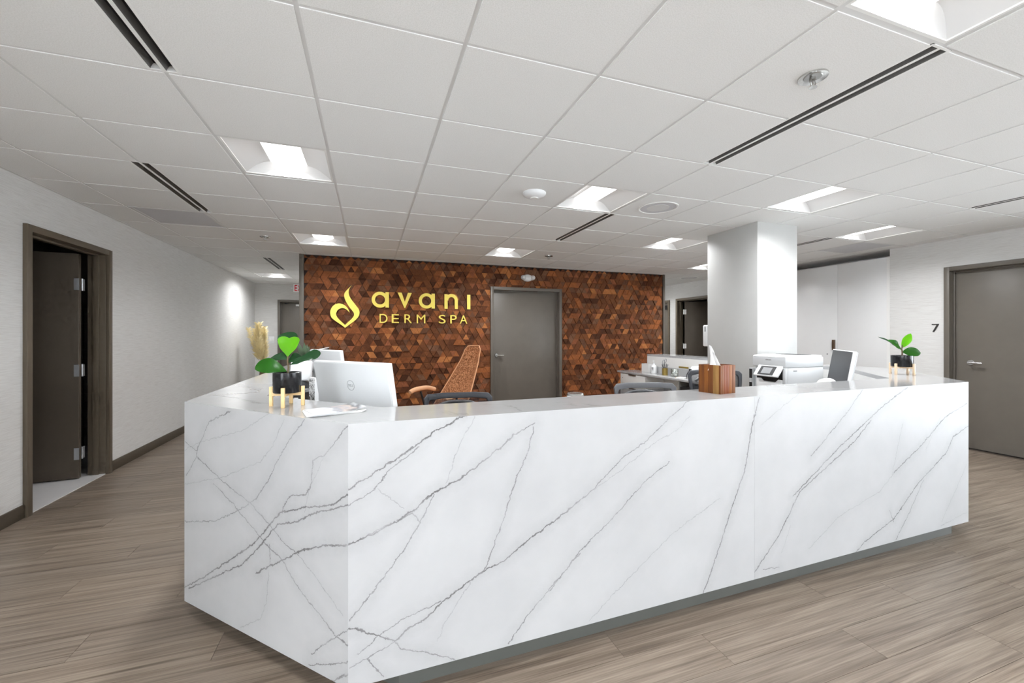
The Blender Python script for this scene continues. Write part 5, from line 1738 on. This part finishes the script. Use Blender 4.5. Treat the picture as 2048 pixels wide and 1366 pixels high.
G().lathe([(0.0, 0.0), (0.05, 0.0), (0.054, 0.006), (0.054, 0.10), (0.05, 0.11), (0.047, 0.11), (0.05, 0.10), (0.05, 0.008), (0.0, 0.008)], 24, cap=False).obj('jar_body', 'jar', t, smooth=40)
for k in range(9):
    a = k * 2.4
    r = 0.026 if k % 3 else 0.0
    g = G().lathe([(0.0, -0.018), (0.012, -0.014), (0.018, 0.0), (0.012, 0.014), (0.0, 0.018)], 8, cap=False)
    g.move(Matrix.Translation((r * math.cos(a), r * math.sin(a), 0.028 + 0.028 * (k // 3))))
    g.obj('cotton_ball', 'tissue', t, smooth=80)
t = thing('brass_bar', 'small brass coloured bar under the rear station ledge', 'bar', (4.287, 4.85, 0.885))
G().box(-0.012, 0.01, -0.09, 0.09, -0.012, 0.012).obj('bar', 'yellow_brown', t, bevel=0.004)
t = thing('label_printer', 'white label printer with black knob on the rear worktop', 'label printer', (4.05, 4.40, WTOP), RR)
G().prism([(0.0, 0.0), (0.17, 0.0), (0.17, 0.17), (0.06, 0.17), (0.0, 0.08)], -0.10, 0.10, 'yz').obj('body', 'white_plastic', t, bevel=0.008)
G().lathe([(0.0, -0.02), (0.018, -0.018), (0.02, 0.0), (0.0, 0.002)], 14, (-0.05, 0.125), 'y').obj('knob', 'black', t, smooth=40)
G().tube(lerp3([(-0.06, 0.02, 0.12), (-0.09, 0.0, 0.10), (-0.11, -0.01, 0.06), (-0.12, 0.0, 0.008)], 4), 0.005, 6).obj('cable', 'black', t, smooth=60)
t = thing('notepad', 'small paper notepad lying on the rear worktop', 'notepad', (4.06, 4.62, WTOP), 0.2)
G().box(-0.05, 0.05, -0.07, 0.07, 0.0, 0.012).obj('sheets', 'paper', t)
G().box(-0.051, 0.051, 0.06, 0.071, 0.0, 0.0125).obj('binding', 'pine', t)
# wall phone on the far face of the pillar
t = thing('wall_phone', 'slim white wall intercom on the left far edge of the pillar', 'intercom', (3.80, 3.865, 1.345))
G().box(-0.038, 0.06, 0.0, 0.075, -0.125, 0.125).obj('housing', 'white_plastic', t, bevel=0.012, seg=3)
for k in range(5):
    G().box(-0.0395, -0.0375, 0.026, 0.046, 0.052 + k * 0.012, 0.059 + k * 0.012).obj('speaker_slot', 'number_black', t)
# white computer mouse and paper behind the printer front
t = thing('paper_roll', 'white rounded paper roll behind the ledge beside the printer', 'paper roll', (3.135, 2.10, WTOP), 0.2)
g = G().lathe([(0.018, -0.045), (0.052, -0.045), (0.055, -0.035), (0.055, 0.035), (0.052, 0.045), (0.018, 0.045)], 28, (0, 0), 'x', cap=False)
g.move(Matrix.Translation((0, 0, 0.0)))
g.obj('roll', 'paper', t, smooth=40, loc=(0, 0, 0.225))
G().box(-0.05, 0.05, -0.05, 0.05, 0.0, 0.17).obj('holder', 'white_plastic', t, bevel=0.004)

# ------------------------------------------------------------------ pampas grass
t = thing('pampas_vase', 'tall vase of dried pampas grass at the far end of the left wall', 'plant', (-1.98, 9.35, 0))
G().lathe([(0.0, 0.0), (0.11, 0.0), (0.13, 0.03), (0.14, 0.20), (0.11, 0.42), (0.06, 0.56), (0.055, 0.62), (0.07, 0.66), (0.065, 0.66), (0.05, 0.62), (0.0, 0.60)], 28, cap=False).obj('vase', 'vase', t, smooth=50)
RP = random.Random(3)
for k in range(11):
    a = k * 2 * PI / 11 + 0.2
    lean = 0.04 + 0.15 * (k % 3) / 2
    base = Vector((0.015 * math.cos(a), 0.015 * math.sin(a), 0.60))
    tip = Vector((lean * math.cos(a) - 0.06, lean * math.sin(a), 1.40 + 0.20 * RP.random()))
    ctrl = [base, base.lerp(tip, 0.4) + Vector((0.01, 0, 0)), base.lerp(tip, 0.75), tip]
    cur = lerp3(ctrl, 8)
    g = G()
    g.tube(cur[:14], 0.003, 5)
    up = (tip - base).normalized()
    for s in range(330):
        f = RP.random()
        ci = min(len(cur) - 2, int(6 + f * (len(cur) - 8)))
        p = cur[ci].lerp(cur[ci + 1], RP.random())
        an = RP.uniform(0, 2 * PI)
        L = 0.14 * (1 - 0.40 * f) * RP.uniform(0.6, 1.2)
        d = (up * 0.75 + Vector((math.cos(an), math.sin(an), RP.uniform(-0.1, 0.4))) * 0.75).normalized()
        e = p + d * L + Vector((0, 0, -0.015))
        m_ = p + d * L * 0.55 + Vector((0, 0, 0.006))
        w = d.cross(Vector((math.sin(an), -math.cos(an), 0.3))).normalized() * 0.0042
        v = [g.bm.verts.new(q) for q in (p - w, p + w, m_ + w, e, m_ - w)]
        g.bm.faces.new(v)
    g.obj('plume', 'pampas', t)
